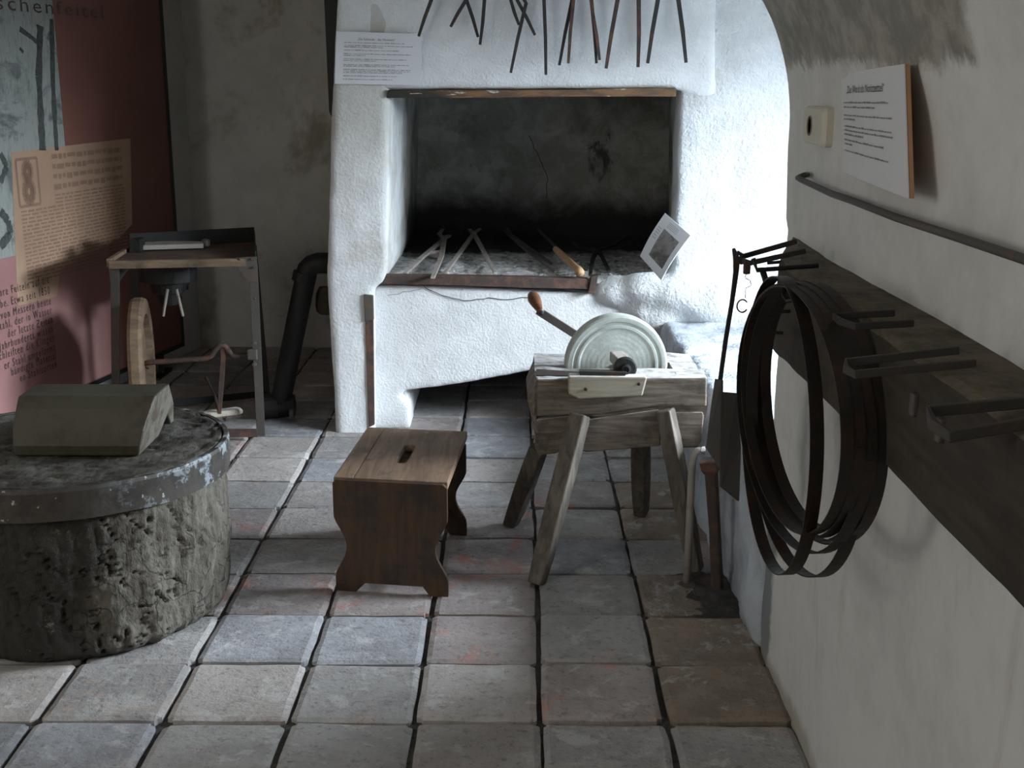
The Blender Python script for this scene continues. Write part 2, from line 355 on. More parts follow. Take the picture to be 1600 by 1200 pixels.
def box(bm, lo, hi, rz=0.0, piv=None, cuts=0, jit=0.0, jsc=9):
    nb = len(bm.verts); r = bmesh.ops.create_cube(bm, size=1.0); vs = r['verts']
    lo = Vector(lo); hi = Vector(hi); c = (lo + hi) / 2; s = hi - lo
    for v in vs: v.co = Vector((v.co.x * s.x, v.co.y * s.y, v.co.z * s.z)) + c
    if cuts:
        es = list({e for v in vs for e in v.link_edges})
        bmesh.ops.subdivide_edges(bm, edges=es, cuts=cuts, use_grid_fill=True)
        bm.verts.ensure_lookup_table(); vs = list(bm.verts)[nb:]
    if rz:
        piv = Vector(piv) if piv is not None else c
        R = Matrix.Rotation(rz, 3, 'Z')
        for v in vs: v.co = R @ (v.co - piv) + piv
    if jit:
        for v in vs: v.co += noise.noise_vector(v.co * jsc) * jit
    return vs
def sweep(bm, pts, r, n=8, flat_=None, up=(0, 0, 1), closed=False, cap=True):
    """tube along pts; r radius or list; flat_=(w,h) makes a rectangular bar (w across, h along up)"""
    pts = [Vector(p) for p in pts]; k = len(pts); up = Vector(up)
    rr = r if isinstance(r, (list, tuple)) else [r] * k
    rings = []; prev = None
    for i, p in enumerate(pts):
        if closed: t = (pts[(i + 1) % k] - pts[i - 1])
        else: t = pts[min(i + 1, k - 1)] - pts[max(i - 1, 0)]
        t.normalize()
        if flat_ or prev is None:
            u = up - t * up.dot(t)
            if u.length < 1e-3: u = Vector((1, 0, 0)) - t * t.x
        else: u = prev - t * prev.dot(t)
        u.normalize(); prev = u; s = t.cross(u)
        ring = []
        if flat_:
            hw = flat_[0] / 2 * rr[i]; hh = flat_[1] / 2 * rr[i]
            for a, b_ in ((-1, -1), (1, -1), (1, 1), (-1, 1)): ring.append(bm.verts.new(p + s * a * hw + u * b_ * hh))
        else:
            for j in range(n):
                a = 2 * math.pi * j / n; ring.append(bm.verts.new(p + (s * math.cos(a) + u * math.sin(a)) * rr[i]))
        rings.append(ring)
    m_ = len(rings[0])
    for i in range(k if closed else k - 1):
        A, B_ = rings[i], rings[(i + 1) % k]
        for j in range(m_): bm.faces.new((A[j], A[(j + 1) % m_], B_[(j + 1) % m_], B_[j]))
    if cap and not closed:
        bm.faces.new(rings[0][::-1]); bm.faces.new(rings[-1])
def prism(bm, poly, vec):
    vec = Vector(vec); a = [bm.verts.new(Vector(p)) for p in poly]; b_ = [bm.verts.new(Vector(p) + vec) for p in poly]
    n = len(a)
    f1 = bm.faces.new(a); f2 = bm.faces.new(b_[::-1])
    for i in range(n): bm.faces.new((a[i], b_[i], b_[(i + 1) % n], a[(i + 1) % n]))
    return f1, f2
def lathe(bm, prof, c, ax=(0, 0, 1), n=32):
    """prof: list of (radius, along axis)"""
    ax = Vector(ax).normalized(); u = ax.orthogonal().normalized(); v = ax.cross(u); c = Vector(c)
    rings = [[bm.verts.new(c + ax * h + (u * math.cos(2 * math.pi * j / n) + v * math.sin(2 * math.pi * j / n)) * max(r, 1e-4)) for j in range(n)] for r, h in prof]
    for a, b_ in zip(rings, rings[1:]):
        for j in range(n): bm.faces.new((a[j], a[(j + 1) % n], b_[(j + 1) % n], b_[j]))
    bm.faces.new(rings[0][::-1]); bm.faces.new(rings[-1])
def grid(bm, nu, nv, fn, mask=None):
    vs = [[bm.verts.new(fn(i / nu, j / nv)) for j in range(nv + 1)] for i in range(nu + 1)]
    for i in range(nu):
        for j in range(nv):
            if mask and not mask((i + .5) / nu, (j + .5) / nv): continue
            bm.faces.new((vs[i][j], vs[i + 1][j], vs[i + 1][j + 1], vs[i][j + 1]))
def fb(p, s, oct_=4):
    return noise.fractal(Vector(p) * s, 0.8, 2.1, oct_, noise_basis='PERLIN_ORIGINAL')
def masonry(name, bm, mat, parent, voxel=0.018, it=5, disp=0.018, dsize=0.25, tri=True):
    """joined boxes turned into one uneven, rounded plaster mass"""
    o = obj(name, bm, mat, parent)
    r = o.modifiers.new('remesh', 'REMESH'); r.mode = 'VOXEL'; r.voxel_size = voxel; r.use_smooth_shade = True
    s = o.modifiers.new('smooth', 'SMOOTH'); s.iterations = it; s.factor = 0.6
    t = bpy.data.textures.new(name, 'CLOUDS'); t.noise_scale = dsize; t.noise_depth = 2
    d = o.modifiers.new('displace', 'DISPLACE'); d.texture = t; d.strength = disp; d.texture_coords = 'GLOBAL'; d.mid_level = 0.5
    return o
def text_obj(s, mat, parent, name, fmap, size=1.0, squeeze=1.0, spacing=1.0, align='LEFT'):
    """lettering as a flat mesh, its points passed through fmap(x, y)"""
    cu = bpy.data.curves.new(name, 'FONT'); cu.body = s; cu.size = size; cu.space_character = spacing
    cu.align_x = align; cu.resolution_u = 2
    t = bpy.data.objects.new(name, cu); C.objects.link(t)
    dg = bpy.context.evaluated_depsgraph_get(); me = bpy.data.meshes.new_from_object(t.evaluated_get(dg))
    C.objects.unlink(t); bpy.data.objects.remove(t)
    L = wloc(parent)
    for v in me.vertices: v.co = fmap(v.co.x * squeeze, v.co.y) - L
    o = bpy.data.objects.new(name, me); C.objects.link(o); o.parent = parent; me.materials.clear(); me.materials.append(mat)
    o['kind'] = 'stuff'; return o
def quads(bm, rects, fmap):
    for x0, y0, x1, y1 in rects:
        n = max(1, int(abs(x1 - x0) / 0.15))
        for i in range(n):
            a = x0 + (x1 - x0) * i / n; b_ = x0 + (x1 - x0) * (i + 1) / n
            bm.faces.new([bm.verts.new(fmap(*p)) for p in ((a, y0), (b_, y0), (b_, y1), (a, y1))])
def word_line(rng, x0, x1, y, h):
    out = []; x = x0
    while x < x1 - 0.008:
        wl = rng.uniform(0.012, 0.06) * 1.4; e = min(x + wl, x1)
        hh = h * rng.uniform(0.55, 1.0); out.append((x, y, e, y + hh)); x = e + 0.009
    return out
def bil(tl, tr, br, bl, lift=0.0, bow=0.0):
    n = (tr - tl).cross(bl - tl).normalized()
    if n.dot(_O - tl) < 0: n = -n
    def f(x, y):   # x 0..1 left to right, y 0..1 bottom to top
        top = tl.lerp(tr, x); bot = bl.lerp(br, x)
        return bot.lerp(top, y) + n * (lift + bow * math.sin(math.pi * min(max(x, 0), 1)))
    return f, n

# ================================================================== SETTING
YF = 5.07
# ---- floor with its clay tiles
S = 0.295
floor = None
bm = NB()
grid(bm, 90, 120, lambda a, b_: Vector((-3.0 + 5.0 * a, -0.4 + 7.9 * b_, -0.016 + 0.006 * fb((a * 5, b_ * 8, 0), 3.0))))
floor = obj('floor', bm, M['mortar'], smooth=True); tag(floor, kind='structure')
def tile_mesh(seed, w_=1.0):
    rng = random.Random(seed); bm = NB(); n = 6; hs = (S - 0.013) / 2
    o1 = rng.uniform(0, 50)
    cr = [rng.uniform(0.006, 0.022) for _ in range(4)]
    def P(a, b_):
        x = (2 * a - 1); y = (2 * b_ - 1)
        ex = hs * w_ * x; ey = (hs + 0.0008) * y
        if abs(x) > 0.99 and abs(y) > 0.99:
            c = cr[(x > 0) * 2 + (y > 0)]; ex -= c * x * 0.6; ey -= c * y * 0.6
        q = Vector((ex * 14 + o1, ey * 14, o1)); d = noise.noise_vector(q)
        ex += d.x * 0.0055; ey += d.y * 0.0055
        edge = max(abs(x), abs(y)); z = 0.0015 * noise.noise(q * 1.4) - (0.005 if edge > 0.99 else 0.0)
        return Vector((ex, ey, z))
    t = [0, 0.05, 0.25, 0.5, 0.75, 0.95, 1]
    vs = [[bm.verts.new(P(t[i], t[j])) for j in range(7)] for i in range(7)]
    for i in range(6):
        for j in range(6): bm.faces.new((vs[i][j], vs[i + 1][j], vs[i + 1][j + 1], vs[i][j + 1]))
    ring = [vs[i][0] for i in range(7)] + [vs[6][j] for j in range(1, 7)] + [vs[i][6] for i in range(5, -1, -1)] + [vs[0][j] for j in range(5, 0, -1)]
    low = [bm.verts.new(Vector((v.co.x, v.co.y, -0.028))) for v in ring]
    for i in range(len(ring)):
        k = (i + 1) % len(ring); bm.faces.new((ring[i], low[i], low[k], ring[k]))
    me = bpy.data.meshes.new('tile'); bmesh.ops.recalc_face_normals(bm, faces=bm.faces); bm.to_mesh(me); bm.free()
    for p in me.polygons: p.use_smooth = False
    return me
TM = {}
for k in ('grey', 'blue', 'beige', 'red', 'brown'):
    TM[k] = []
    for s_ in range(4):
        me = tile_mesh(s_ * 13 + len(TM) * 101); me.materials.append(M['tile_' + k]); TM[k].append(me)
colX = [-1.125 + S * 0.5 + S * (i - 5) for i in range(12)]       # column centres
# nearest rows first; col index 5 starts at the joint seen at X=-1.125
Y0 = 2.585
fix = {(7, -1): 'grey', (8, -1): 'beige', (9, -1): 'grey', (8, 0): 'beige', (9, 0): 'red', (7, 0): 'grey', (6, 0): 'beige', (5, 0): 'grey',
       (6, 1): 'blue', (7, 1): 'blue', (8, 1): 'red', (9, 1): 'grey', (6, 2): 'beige', (7, 2): 'red', (8, 2): 'red', (9, 2): 'grey', (6, 3): 'beige',
       (9, 3): 'blue', (9, 4): 'beige', (9, 5): 'red', (5, 4): 'red', (6, 4): 'beige', (5, 5): 'grey', (5, 6): 'beige', (5, 7): 'beige', (6, 7): 'grey',
       (6, 5): 'beige', (6, 6): 'blue', (6, 2): 'red', (7, 3): 'red', (8, 3): 'red', (8, 4): 'red', (8, 5): 'grey', (8, 6): 'beige', (8, 7): 'blue', (7, 7): 'beige'}
rng = random.Random(5)
def add_tile(me, x, y, z, rz, tilt, sx=1.0):
    o = bpy.data.objects.new('tile', me); C.objects.link(o); o.parent = floor
    o.location = (x, y, z); o.rotation_euler = (tilt[0], tilt[1], rz)
    if sx != 1.0: o.scale = (sx, 1, 1)
for r in range(-4, 15):
    for c in range(12):
        X = colX[c]; Yc = Y0 + S * (r + 0.5)
        if X < -2.75: continue
        if X - S / 2 > 0.64 or (X > 0.64): continue
        k = fix.get((c, r)) or (rng.choice(['brown', 'brown', 'grey']) if c >= 10 else rng.choice(['grey', 'beige', 'blue', 'grey', 'red', 'beige']))
        jx, jy = rng.uniform(-.003, .003), rng.uniform(-.003, .003)
        z = rng.uniform(-0.0025, 0.003)
        rz = rng.choice([0, math.pi]) + rng.uniform(-.012, .012)
        tl_ = (rng.uniform(-.010, .010), rng.uniform(-.010, .010))
        me = rng.choice(TM[k])
        if c == 10 and r == 2:
            add_tile(me, X - 0.055, Yc, z, rz, tl_, 0.60); add_tile(rng.choice(TM['brown']), X + 0.10, Yc, z - 0.01, rz, tl_, 0.36)
        else:
            add_tile(me, X + jx, Yc + jy, z, rz, tl_)

# ---- walls
def flat_wall(name, p0, p1, z0, z1, mat, disp=0.02, s=1.4, nu=70, nv=50, thick=0.25):
    p0 = Vector(p0); p1 = Vector(p1); d = (p1 - p0).normalized(); n = Vector((d.y, -d.x, 0))  # n points away from the room
    bm = NB()
    grid(bm, nu, nv, lambda a, b_: p0.lerp(p1, a) + Vector((0, 0, z0 + (z1 - z0) * b_)) + n * disp * fb(p0.lerp(p1, a) + Vector((0, 0, z1 * b_)), s))
    prism(bm, [p0 + n * 0.04, p1 + n * 0.04, p1 + n * (0.04 + thick), p0 + n * (0.04 + thick)], (0, 0, z1))
    o = obj(name, bm, mat, smooth=True)
    tag(o, kind='structure'); return o
flat_wall('wall_back', (2.2, 6.74, 0), (-2.0, 6.70, 0), -0.05, 2.6, M['back_plaster'])
flat_wall('wall_left', (-1.74, 6.85, 0), (-2.85, 1.6, 0), -0.05, 2.6, M['side_plaster'])

def rwx(z, y):
    k = 1.02 if z > 1.35 else 0.0
    return 0.645 - k * max(0, z - 1.35) ** 2 + 0.010 * fb((0.6, y, z), 1.5) - 0.012 * max(0, 0.7 - z)
def wend(z):    # far end of the right wall
    return 2.97 + 0.018 * noise.noise(Vector((0, 0, z * 5))) + (0.03 if z > 1.1 else 0)
bm = NB()
def fr(a, b_):
    z = -0.05 + 2.2 * b_; y = -1.4 + (wend(z) + 1.4) * a
    return Vector((rwx(z, y), y, z))
grid(bm, 150, 90, fr)
# the reveal at the wall's far end, turning into the window niche
nv = 90; last = [v for v in bm.verts if abs(v.co.y - wend(v.co.z)) < 1e-5]
last.sort(key=lambda v: v.co.z)
prev = last
for st in range(1, 9):
    cur = []
    for v in last:
        a = min(st / 2.0, 1.0) * math.pi / 2; r_ = 0.03
        if st <= 2: q = Vector((v.co.x + r_ * (1 - math.cos(a)), v.co.y + r_ * math.sin(a), v.co.z))
        else: q = Vector((v.co.x + r_ + (st - 2) / 6 * 1.40, v.co.y + r_, v.co.z))
        cur.append(bm.verts.new(q))
    for i in range(len(last) - 1): bm.faces.new((prev[i], cur[i], cur[i + 1], prev[i + 1]))
    prev = cur
wall_r = obj('wall_right', bm, M['right_plaster'], smooth=True); tag(wall_r, kind='structure')

# outer wall of the window niche, with the opening for the window
bm = NB()
def inwin(a, b_):
    y = 2.95 + 3.9 * a; z = -0.05 + 2.6 * b_
    return not (3.08 < y < 4.45 and 0.65 < z < 1.68)
grid(bm, 60, 52, lambda a, b_: Vector((2.05, 2.95 + 3.9 * a, -0.05 + 2.6 * b_)), inwin)
grid(bm, 60, 52, lambda a, b_: Vector((2.23, 2.95 + 3.9 * a, -0.05 + 2.6 * b_)), inwin)
for lo, hi in (((2.05, 3.0, .60), (2.23, 3.085, 1.72)), ((2.05, 4.445, .60), (2.23, 4.52, 1.72)), ((2.05, 3.0, .58), (2.23, 4.52, .65)), ((2.05, 3.0, 1.68), (2.23, 4.52, 1.76))): box(bm, lo, hi)
o = obj('wall_niche', bm, M['hearth_plaster'])
tag(o, kind='structure')
win = thing('window_1', None, None, (2.09, 3.76, 1.17)); tag(win, kind='structure')
bm = NB()
wy0, wy1, wz0, wz1 = 3.08, 4.45, .65, 1.68
for lo, hi in (((2.08, wy0, wz0), (2.13, wy0 + .045, wz1)), ((2.08, wy1 - .045, wz0), (2.13, wy1, wz1)), ((2.08, wy0, wz0), (2.13, wy1, wz0 + .045)),
               ((2.08, wy0, wz1 - .045), (2.13, wy1, wz1)), ((2.08, 3.75, wz0), (2.13, 3.785, wz1)), ((2.08, wy0, 1.25), (2.13, wy1, 1.275))): box(bm, lo, hi)
obj('window_frame', bm, M['frame_wood'], win)
bm = NB(); box(bm, (2.102, 3.10, .67), (2.108, 4.43, 1.66)); obj('window_pane', bm, M['glass'], win)
# ceiling vault
bm = NB()
def ce(a, b_):
    X = -2.9 + 5.15 * a; y = -1.4 + 8.3 * b_
    z = 2.30 - (max(0, X - (-0.35)) ** 2 * 0.5 if X < 0.6 else 0.45 * (1 - min(1, (X - 0.6) * 3)) + 0) + 0.02 * fb((X, y, 0), 1.0)
    return Vector((X, y, z))
grid(bm, 50, 80, ce)
o = obj('ceiling', bm, M['ceiling_plaster'], smooth=True); sd = o.modifiers.new('solid', 'SOLIDIFY'); sd.thickness = 0.15; sd.offset = 1
tag(o, kind='structure')

# ================================================================== FORGE HEARTH
hearth = thing('forge_hearth', 'whitewashed masonry forge hearth with a deep sooty fire chamber and slanted opening below', 'fireplace', (0, 5.3, 0))
def PX(pts, Y): return [aY(x, y, Y) for x, y in pts]
YP = 5.00
bm = NB()
prism(bm, PX([(533, -240), (528, -60), (523, 60), (520, 130), (517, 200), (514, 280), (512, 360), (511, 430), (513, 500), (518, 560), (522, 620), (525, 690), (584, 690), (584, 452), (600, 440), (606, 415), (608, 150), (608, -240)], YP), (0, 1.62, 0))
pillar = masonry('pillar', bm, M['pillar_plaster'], hearth, 0.016, 3, 0.014, 0.2)
bm = NB()
prism(bm, PX([(531, -240), (528, -60), (524, 60), (523, 139), (608, 140), (1056, 138), (1090, 150), (1120, 150), (1120, -240)], YP), (0, 0.22, 0))
masonry('hood', bm, M['hearth_plaster'], hearth, 0.016, 3, 0.012, 0.25)
# hearth front with the slanting ash opening
bm = NB()
prism(bm, PX([(580, 672), (580, 444), (932, 459), (1120, 452), (1120, 640), (1050, 660), (1052, 562), (830, 580), (732, 598), (622, 613), (640, 632), (642, 672)], YF), (0, 0.20, 0))
masonry('hearth_front', bm, M['hearth_plaster'], hearth, 0.013, 2, 0.008, 0.2)
# left cheek of the ash opening and slab over it
bm = NB()
a = aY(583, 660, YF); c_ = aY(641, 660, YF)
box(bm, (a.x - 0.02, YF + 0.05, -0.02), (c_.x - 0.005, YF + 1.2, 0.5))
box(bm, (a.x, YF + 0.12, 0.42), (1.2, 6.6, 0.60))
box(bm, (0.66, YF + 0.1, -0.02), (1.2, 6.6, 0.5))
masonry('hearth_base', bm, M['hearth_plaster'], hearth, 0.02, 3, 0.01, 0.2)
# fire chamber: back wall and right cheek
bm = NB()
box(bm, (-0.62, 6.50, 0.5), (1.1, 6.66, 2.45))
box(bm, (-0.62, 5.1, 2.2), (1.1, 6.66, 2.4))
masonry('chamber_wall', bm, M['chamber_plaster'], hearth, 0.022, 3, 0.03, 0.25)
xr = aY(1056, 300, YP).x
bm = NB()
zb = 0.42
prism(bm, [(xr, YP + 0.01, zb), (1.22, YP + 0.02, zb), (2.15, YP + 0.06, zb), (2.15, 6.65, zb), (0.80, 6.65, zb)], (0, 0, 2.0))
# plaster shoulder between hearth edge and window ledge
for cx, cy, cz, r_ in ((0.42, 5.10, 0.585, 0.085), (0.55, 5.07, 0.60, 0.10), (0.68, 5.05, 0.59, 0.12), (0.82, 5.06, 0.56, 0.15), (0.60, 5.10, 0.50, 0.13), (0.98, 5.08, 0.5, 0.16)):
    r = bmesh.ops.create_icosphere(bm, subdivisions=2, radius=r_)
    for v in r['verts']: v.co = Vector((v.co.x * 1.4, v.co.y, v.co.z * 0.8)) + Vector((cx, cy, cz))
box(bm, (0.70, YP + 0.03, -0.05), (2.15, 5.6, 0.6))
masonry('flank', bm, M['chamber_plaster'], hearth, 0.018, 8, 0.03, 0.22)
# ash bed
zH = 0.655
bm = NB()
def ab(a, b_):
    X = -0.56 + 1.36 * a; y = YF + 0.005 + 1.5 * b_
    z = zH - 0.010 + 0.014 * fb((X, y, 3), 7.0, 5) * min(1, b_ * 8)
    return Vector((X, y, z - 0.02 * (b_ < 0.001)))
grid(bm, 130, 110, ab)
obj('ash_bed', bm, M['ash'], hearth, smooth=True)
bm = NB(); prism(bm, PX([(606, 141), (640, 140), (760, 141), (900, 140), (1010, 137), (1057, 138), (1056, 151), (900, 151), (740, 153), (604, 153)], YP - 0.012), (0, 0.16, 0))
bmesh.ops.triangulate(bm, faces=bm.faces[:])
obj('lintel', bm, M['lintel'], hearth, bevel=0.003)
bm = NB(); prism(bm, PX([(582, 430), (700, 431), (820, 433), (919, 436), (920, 452), (820, 450), (700, 446), (582, 444)], YF - 0.035), (0, 0.05, 0))
st_ = obj('edge_strip', bm, M['iron_rust'], hearth, bevel=0.003); st_['label'] = 'rusty iron strip along the hearth edge'
bm = NB(); prism(bm, PX([(924, 432), (935, 430), (929, 459), (919, 459)], YF - 0.045), (0, 0.05, 0))
obj('wedge', bm, M['iron_rust'], hearth, bevel=0.002)
bm = NB(); prism(bm, PX([(570, 486), (583, 486), (585, 664), (576, 668)], YP - 0.006), (0, 0.02, 0))
obj('corner_strip', bm, M['iron_rust'], hearth, bevel=0.002)
bm = NB(); prism(bm, PX([(568, 460), (583, 462), (584, 500), (570, 503)], YP - 0.012), (0, 0.02, 0))
obj('hinge_plate', bm, M['iron_grey'], hearth, bevel=0.003)
def crack(pts, Y, r=0.0016):
    bm = NB(); P = PX(pts, Y); out = []
    rg = random.Random(len(pts))
    for a_, b_ in zip(P, P[1:]):
        for k in range(4): out.append(a_.lerp(b_, k / 4) + Vector((rg.uniform(-.004, .004), 0, rg.uniform(-.004, .004))))
    out.append(P[-1]); sweep(bm, out, r, 5)
    o = obj('crack', bm, M['crack'], hearth); return o
crack([(660, 447), (690, 462), (725, 470), (765, 466), (800, 468), (830, 464)], YF - 0.004)
crack([(826, 212), (838, 238), (850, 262), (856, 280), (853, 310)], 6.47, 0.002)
crack([(606, 462), (640, 455), (658, 451)], YF - 0.004, 0.0008)

# window ledge
ledge = thing('masonry_ledge', 'low bluish grey limewashed masonry ledge between right wall end and hearth', 'ledge', (0.95, 4.0, 0))
bm = NB(); zl = 0.476
prism(bm, [(0.632, 2.95, -0.03), (0.625, 3.6, -0.03), (0.60, 4.4, -0.03), (0.60, 5.08, -0.03), (2.04, 5.08, -0.03), (2.04, 3.01, -0.03), (0.64, 3.01, -0.03)], (0, 0, zl + 0.03))
box(bm, (1.0, 4.6, 0.3), (2.03, 5.08, 0.53))
masonry('ledge_block', bm, M['ledge_plaster'], ledge, 0.02, 4, 0.05, 0.16)

# tongs hung on the hood from an iron rail
rail = thing('tool_rail', 'iron rail along the top of the hood from which eight tongs hang', 'rail', (0.2, 4.93, 1.9))
zr = aY(860, -175, 4.95).z
bm = NB(); sweep(bm, [(aY(640, -175, 4.95).x, 4.955, zr), (aY(1100, -175, 4.95).x, 4.955, zr)], 0.008, 8); obj('bar', bm, M['iron'], rail, smooth=True)
for px in (650, 870, 1090):
    bm = NB(); p = aY(px, -175, 4.955); sweep(bm, [(p.x, 4.955, zr), (p.x, 5.03, zr)], 0.006, 6); obj('bracket', bm, M['iron'], rail)
hung = [((654, 57), (674, 0), (747, 58), (729, 0), -95, 'first hung tongs, legs spread wide, nearest the paper sheet'),
        ((704, 42), (727, 2), (750, 70), (757, 0), -80, 'hung tongs whose short left leg points outwards, second from the paper sheet'),
        ((798, 114), (822, 5), (836, 55), (808, 0), -10, 'hung tongs with crossing legs, the left one reaching lowest'),
        ((811, 39), (798, 0), (853, 117), (850, 0), -90, 'hung tongs with one short thin leg and one long straight leg reaching lowest'),
        ((874, 102), (894, 0), (932, 99), (924, 0), -100, 'hung tongs above the middle of the lintel, left leg slanting inwards'),
        ((888, 99), (896, 0), (937, 94), (926, 20), -110, 'hung tongs with slim reddish legs tucked behind the middle pair'),
        ((947, 107), (965, 0), (997, 105), (998, 0), -120, 'hung tongs with thick flat brown legs, second pair from the right'),
        ((1012, 99), (1028, 0), (1072, 98), (1060, 0), -115, 'rightmost of the tongs hung on the white hood')]
for i, (e1, m1, e2, m2, py, lab) in enumerate(hung):
    Y = 4.945 - 0.018 * (i % 2)
    piv = aY((m1[0] + m2[0]) / 2 + (0 if i != 2 else 0), py, Y)
    t = thing('hanging_tongs', lab, 'tongs', piv, 'blacksmith tongs hanging on the hood')
    for s_, (e, m_) in ((-1, (e1, m1)), (1, (e2, m2))):
        a = aY(*e, Y + 0.004 * s_); b_ = aY(*m_, Y + 0.004 * s_)
        # jaws hook over the rail
        j = [a, a.lerp(b_, 0.5) + Vector((0.002 * s_, 0, 0)), b_, piv + Vector((0.005 * s_, 0.003 * s_, 0)), piv + Vector((0.016 * -s_, 0.002, 0.05)), piv + Vector((0.004 * -s_, 0.004, 0.10))]
        bm = NB(); sweep(bm, j, [0.75, 0.95, 1, 1.3, 1.2, 0.9], flat_=(0.0165 if i in (6, 7) else 0.014, 0.010), up=(0, 1, 0)); obj('rein', bm, M['iron'] if i not in (5, 6) else M['iron_rust'], t, bevel=0.001, bseg=1)
    bm = NB(); lathe(bm, [(0.004, -0.012), (0.007, -0.010), (0.007, 0.010), (0.004, 0.012)], piv, (0, 1, 0), 10); obj('rivet', bm, M['iron'], t)

# paper sheet on the hood
def sheet(name, label, tl, tr, br, bl, thick=0.002, bow=0.0, cat='sign', mats=('paper',), n=10):
    f, nn = bil(tl, tr, br, bl, 0.0, bow)
    t = thing(name, label, cat, tuple((bl + br) / 2))
    bm = NB()
    fr_, bk = [[[bm.verts.new(f(i / n, j / n) - nn * (thick * k)) for j in range(n + 1)] for i in range(n + 1)] for k in (0, 1)]
    for i in range(n):
        for j in range(n):
            bm.faces.new((fr_[i][j], fr_[i + 1][j], fr_[i + 1][j + 1], fr_[i][j + 1])); bm.faces.new((bk[i][j], bk[i][j + 1], bk[i + 1][j + 1], bk[i + 1][j]))
    for k in range(n):
        for A in (((k, 0), (k + 1, 0)), ((n, k), (n, k + 1)), ((k + 1, n), (k, n)), ((0, k + 1), (0, k))):
            (i, j), (i2, j2) = A; bm.faces.new((fr_[i][j], bk[i][j], bk[i2][j2], fr_[i2][j2]))
    obj('sheet', bm, M['paper'], t, smooth=False)
    f2, _ = bil(tl, tr, br, bl, 0.0012, bow)
    return t, f2, nn
Ys = 4.975
t, f, nn = sheet('paper_sign', 'white printed sheet in landscape format fixed at the left of the hood', aY(525.5, 49, Ys), aY(659, 53, Ys), aY(657, 133, Ys), aY(523, 131, Ys))
text_obj('„Die Schmiede – das Hämmern“', M['ink'], t, 'title', lambda x, y: f(0.47 + x, 0.845 + y * 1.2), 0.055, 0.62, 1.0, 'CENTER')
bm = NB(); rg = random.Random(3); L_ = []
for y, x1 in ((.79, .80), (.735, .90), (.705, .55), (.645, .74), (.575, .88), (.545, .35), (.475, .83), (.445, .47), (.37, .86), (.34, .70), (.275, .88), (.245, .88), (.215, .80), (.15, .72), (.085, .67)):
    L_ += word_line(rg, 0.095, x1, y, 0.016)
quads(bm, L_, f); obj('text_lines', bm, M['ink_soft'], t)['kind'] = 'stuff'

# right wall sheet on foam board
TL, TR, BR, BL = aX(1314, 116, 0.632), aX(1412.5, 100, 0.600), aX(1419, 310, 0.596), aX(1317, 268, 0.630)
t, f, nn = sheet('wall_sign', 'white printed sheet curling away from the right wall above the iron rod', TL, TR, BR, BL, 0.002, 0.004)
ff, _ = bil(TL, TR, BR, BL, -0.003, 0.004)
bm = NB(); n = 10
a_ = [[bm.verts.new(ff(i / n * 1.004, j / n) - nn * (0.006 * k)) for i in range(n + 1) for j in (0, n)] for k in (0, 1)]
for i in range(n):
    A = a_[0]; D = a_[1]
    bm.faces.new((A[2 * i], A[2 * i + 2], A[2 * i + 3], A[2 * i + 1])); bm.faces.new((D[2 * i], D[2 * i + 1], D[2 * i + 3], D[2 * i + 2]))
    bm.faces.new((A[2 * i], D[2 * i], D[2 * i + 2], A[2 * i + 2])); bm.faces.new((A[2 * i + 1], A[2 * i + 3], D[2 * i + 3], D[2 * i + 1]))
bm.faces.new((a_[0][2 * n], a_[1][2 * n], a_[1][2 * n + 1], a_[0][2 * n + 1])); bm.faces.new((a_[0][0], a_[0][1], a_[1][1], a_[1][0]))
o = obj('foam_board', bm, M['foam'], t); o['label'] = 'orange brown foam board behind the sheet'
text_obj('„Die Wand als Notizzettel“', M['ink'], t, 'title', lambda x, y: f(0.12 + x, 0.80 + y), 0.105, 0.545, 1.0)
bm = NB(); rg = random.Random(4); L_ = []
for y, x1 in ((.70, .80), (.655, .62), (.575, .84), (.535, .28), (.465, .83), (.425, .85), (.385, .42), (.33, .72), (.29, .22), (.225, .78)):
    L_ += word_line(rg, 0.06, x1, y, 0.018)
quads(bm, L_, f); obj('text_lines', bm, M['ink_soft'], t)['kind'] = 'stuff'

# ================================================================== items on the hearth bed
zt = zH + 0.010
def lying_tongs(label, e1, m1, e2, m2, piv, j1, j2, mat, wd=0.015, lift=0.0, grp='tools lying on the hearth'):
    P = lambda q, dz=0: aZ(q[0], q[1], zt + lift + dz)
    p = P(piv, 0.016)
    t = thing('lying_tongs', label, 'tongs', p, grp)
    for s_, e, m_, j in ((0, e1, m1, j1), (1, e2, m2, j2)):
        pts = [P(e), P(m_, 0.008), p + Vector((0, 0, 0.006 * s_))] + [P(q, 0.016 + 0.006 * s_) for q in j]
        bm = NB(); sweep(bm, pts, [0.8, 1.0, 1.15] + [0.95, 0.75][:len(j)], flat_=(wd * 1.3, 0.011)); obj('rein', bm, mat, t, bevel=0.0015, bseg=1)
    bm = NB(); lathe(bm, [(0.005, -0.008), (0.009, -0.004), (0.009, 0.014), (0.005, 0.018)], p, (0, 0, 1), 10); obj('rivet', bm, mat, t)
    return t
lying_tongs('pale rusty tongs with hooked jaw lying at the left end of the hearth', (633, 427), (662, 400), (676, 434), (690, 400), (694, 374), [(686, 366), (695, 354)], [(702, 368)], M['iron_pale'], 0.018)
lying_tongs('wide open rusty pincers with stubby jaws lying second from left on the hearth', (696, 426), (716, 398), (774, 427), (757, 395), (740, 366), [(733, 358)], [(750, 358)], M['iron_pale'], 0.015)
lying_tongs('closed dark iron tongs lying diagonally in the middle of the hearth', (868, 425), (825, 393), (862, 412), (830, 390), (797, 368), [(782, 352)], [(790, 352)], M['iron_grey'], 0.012)
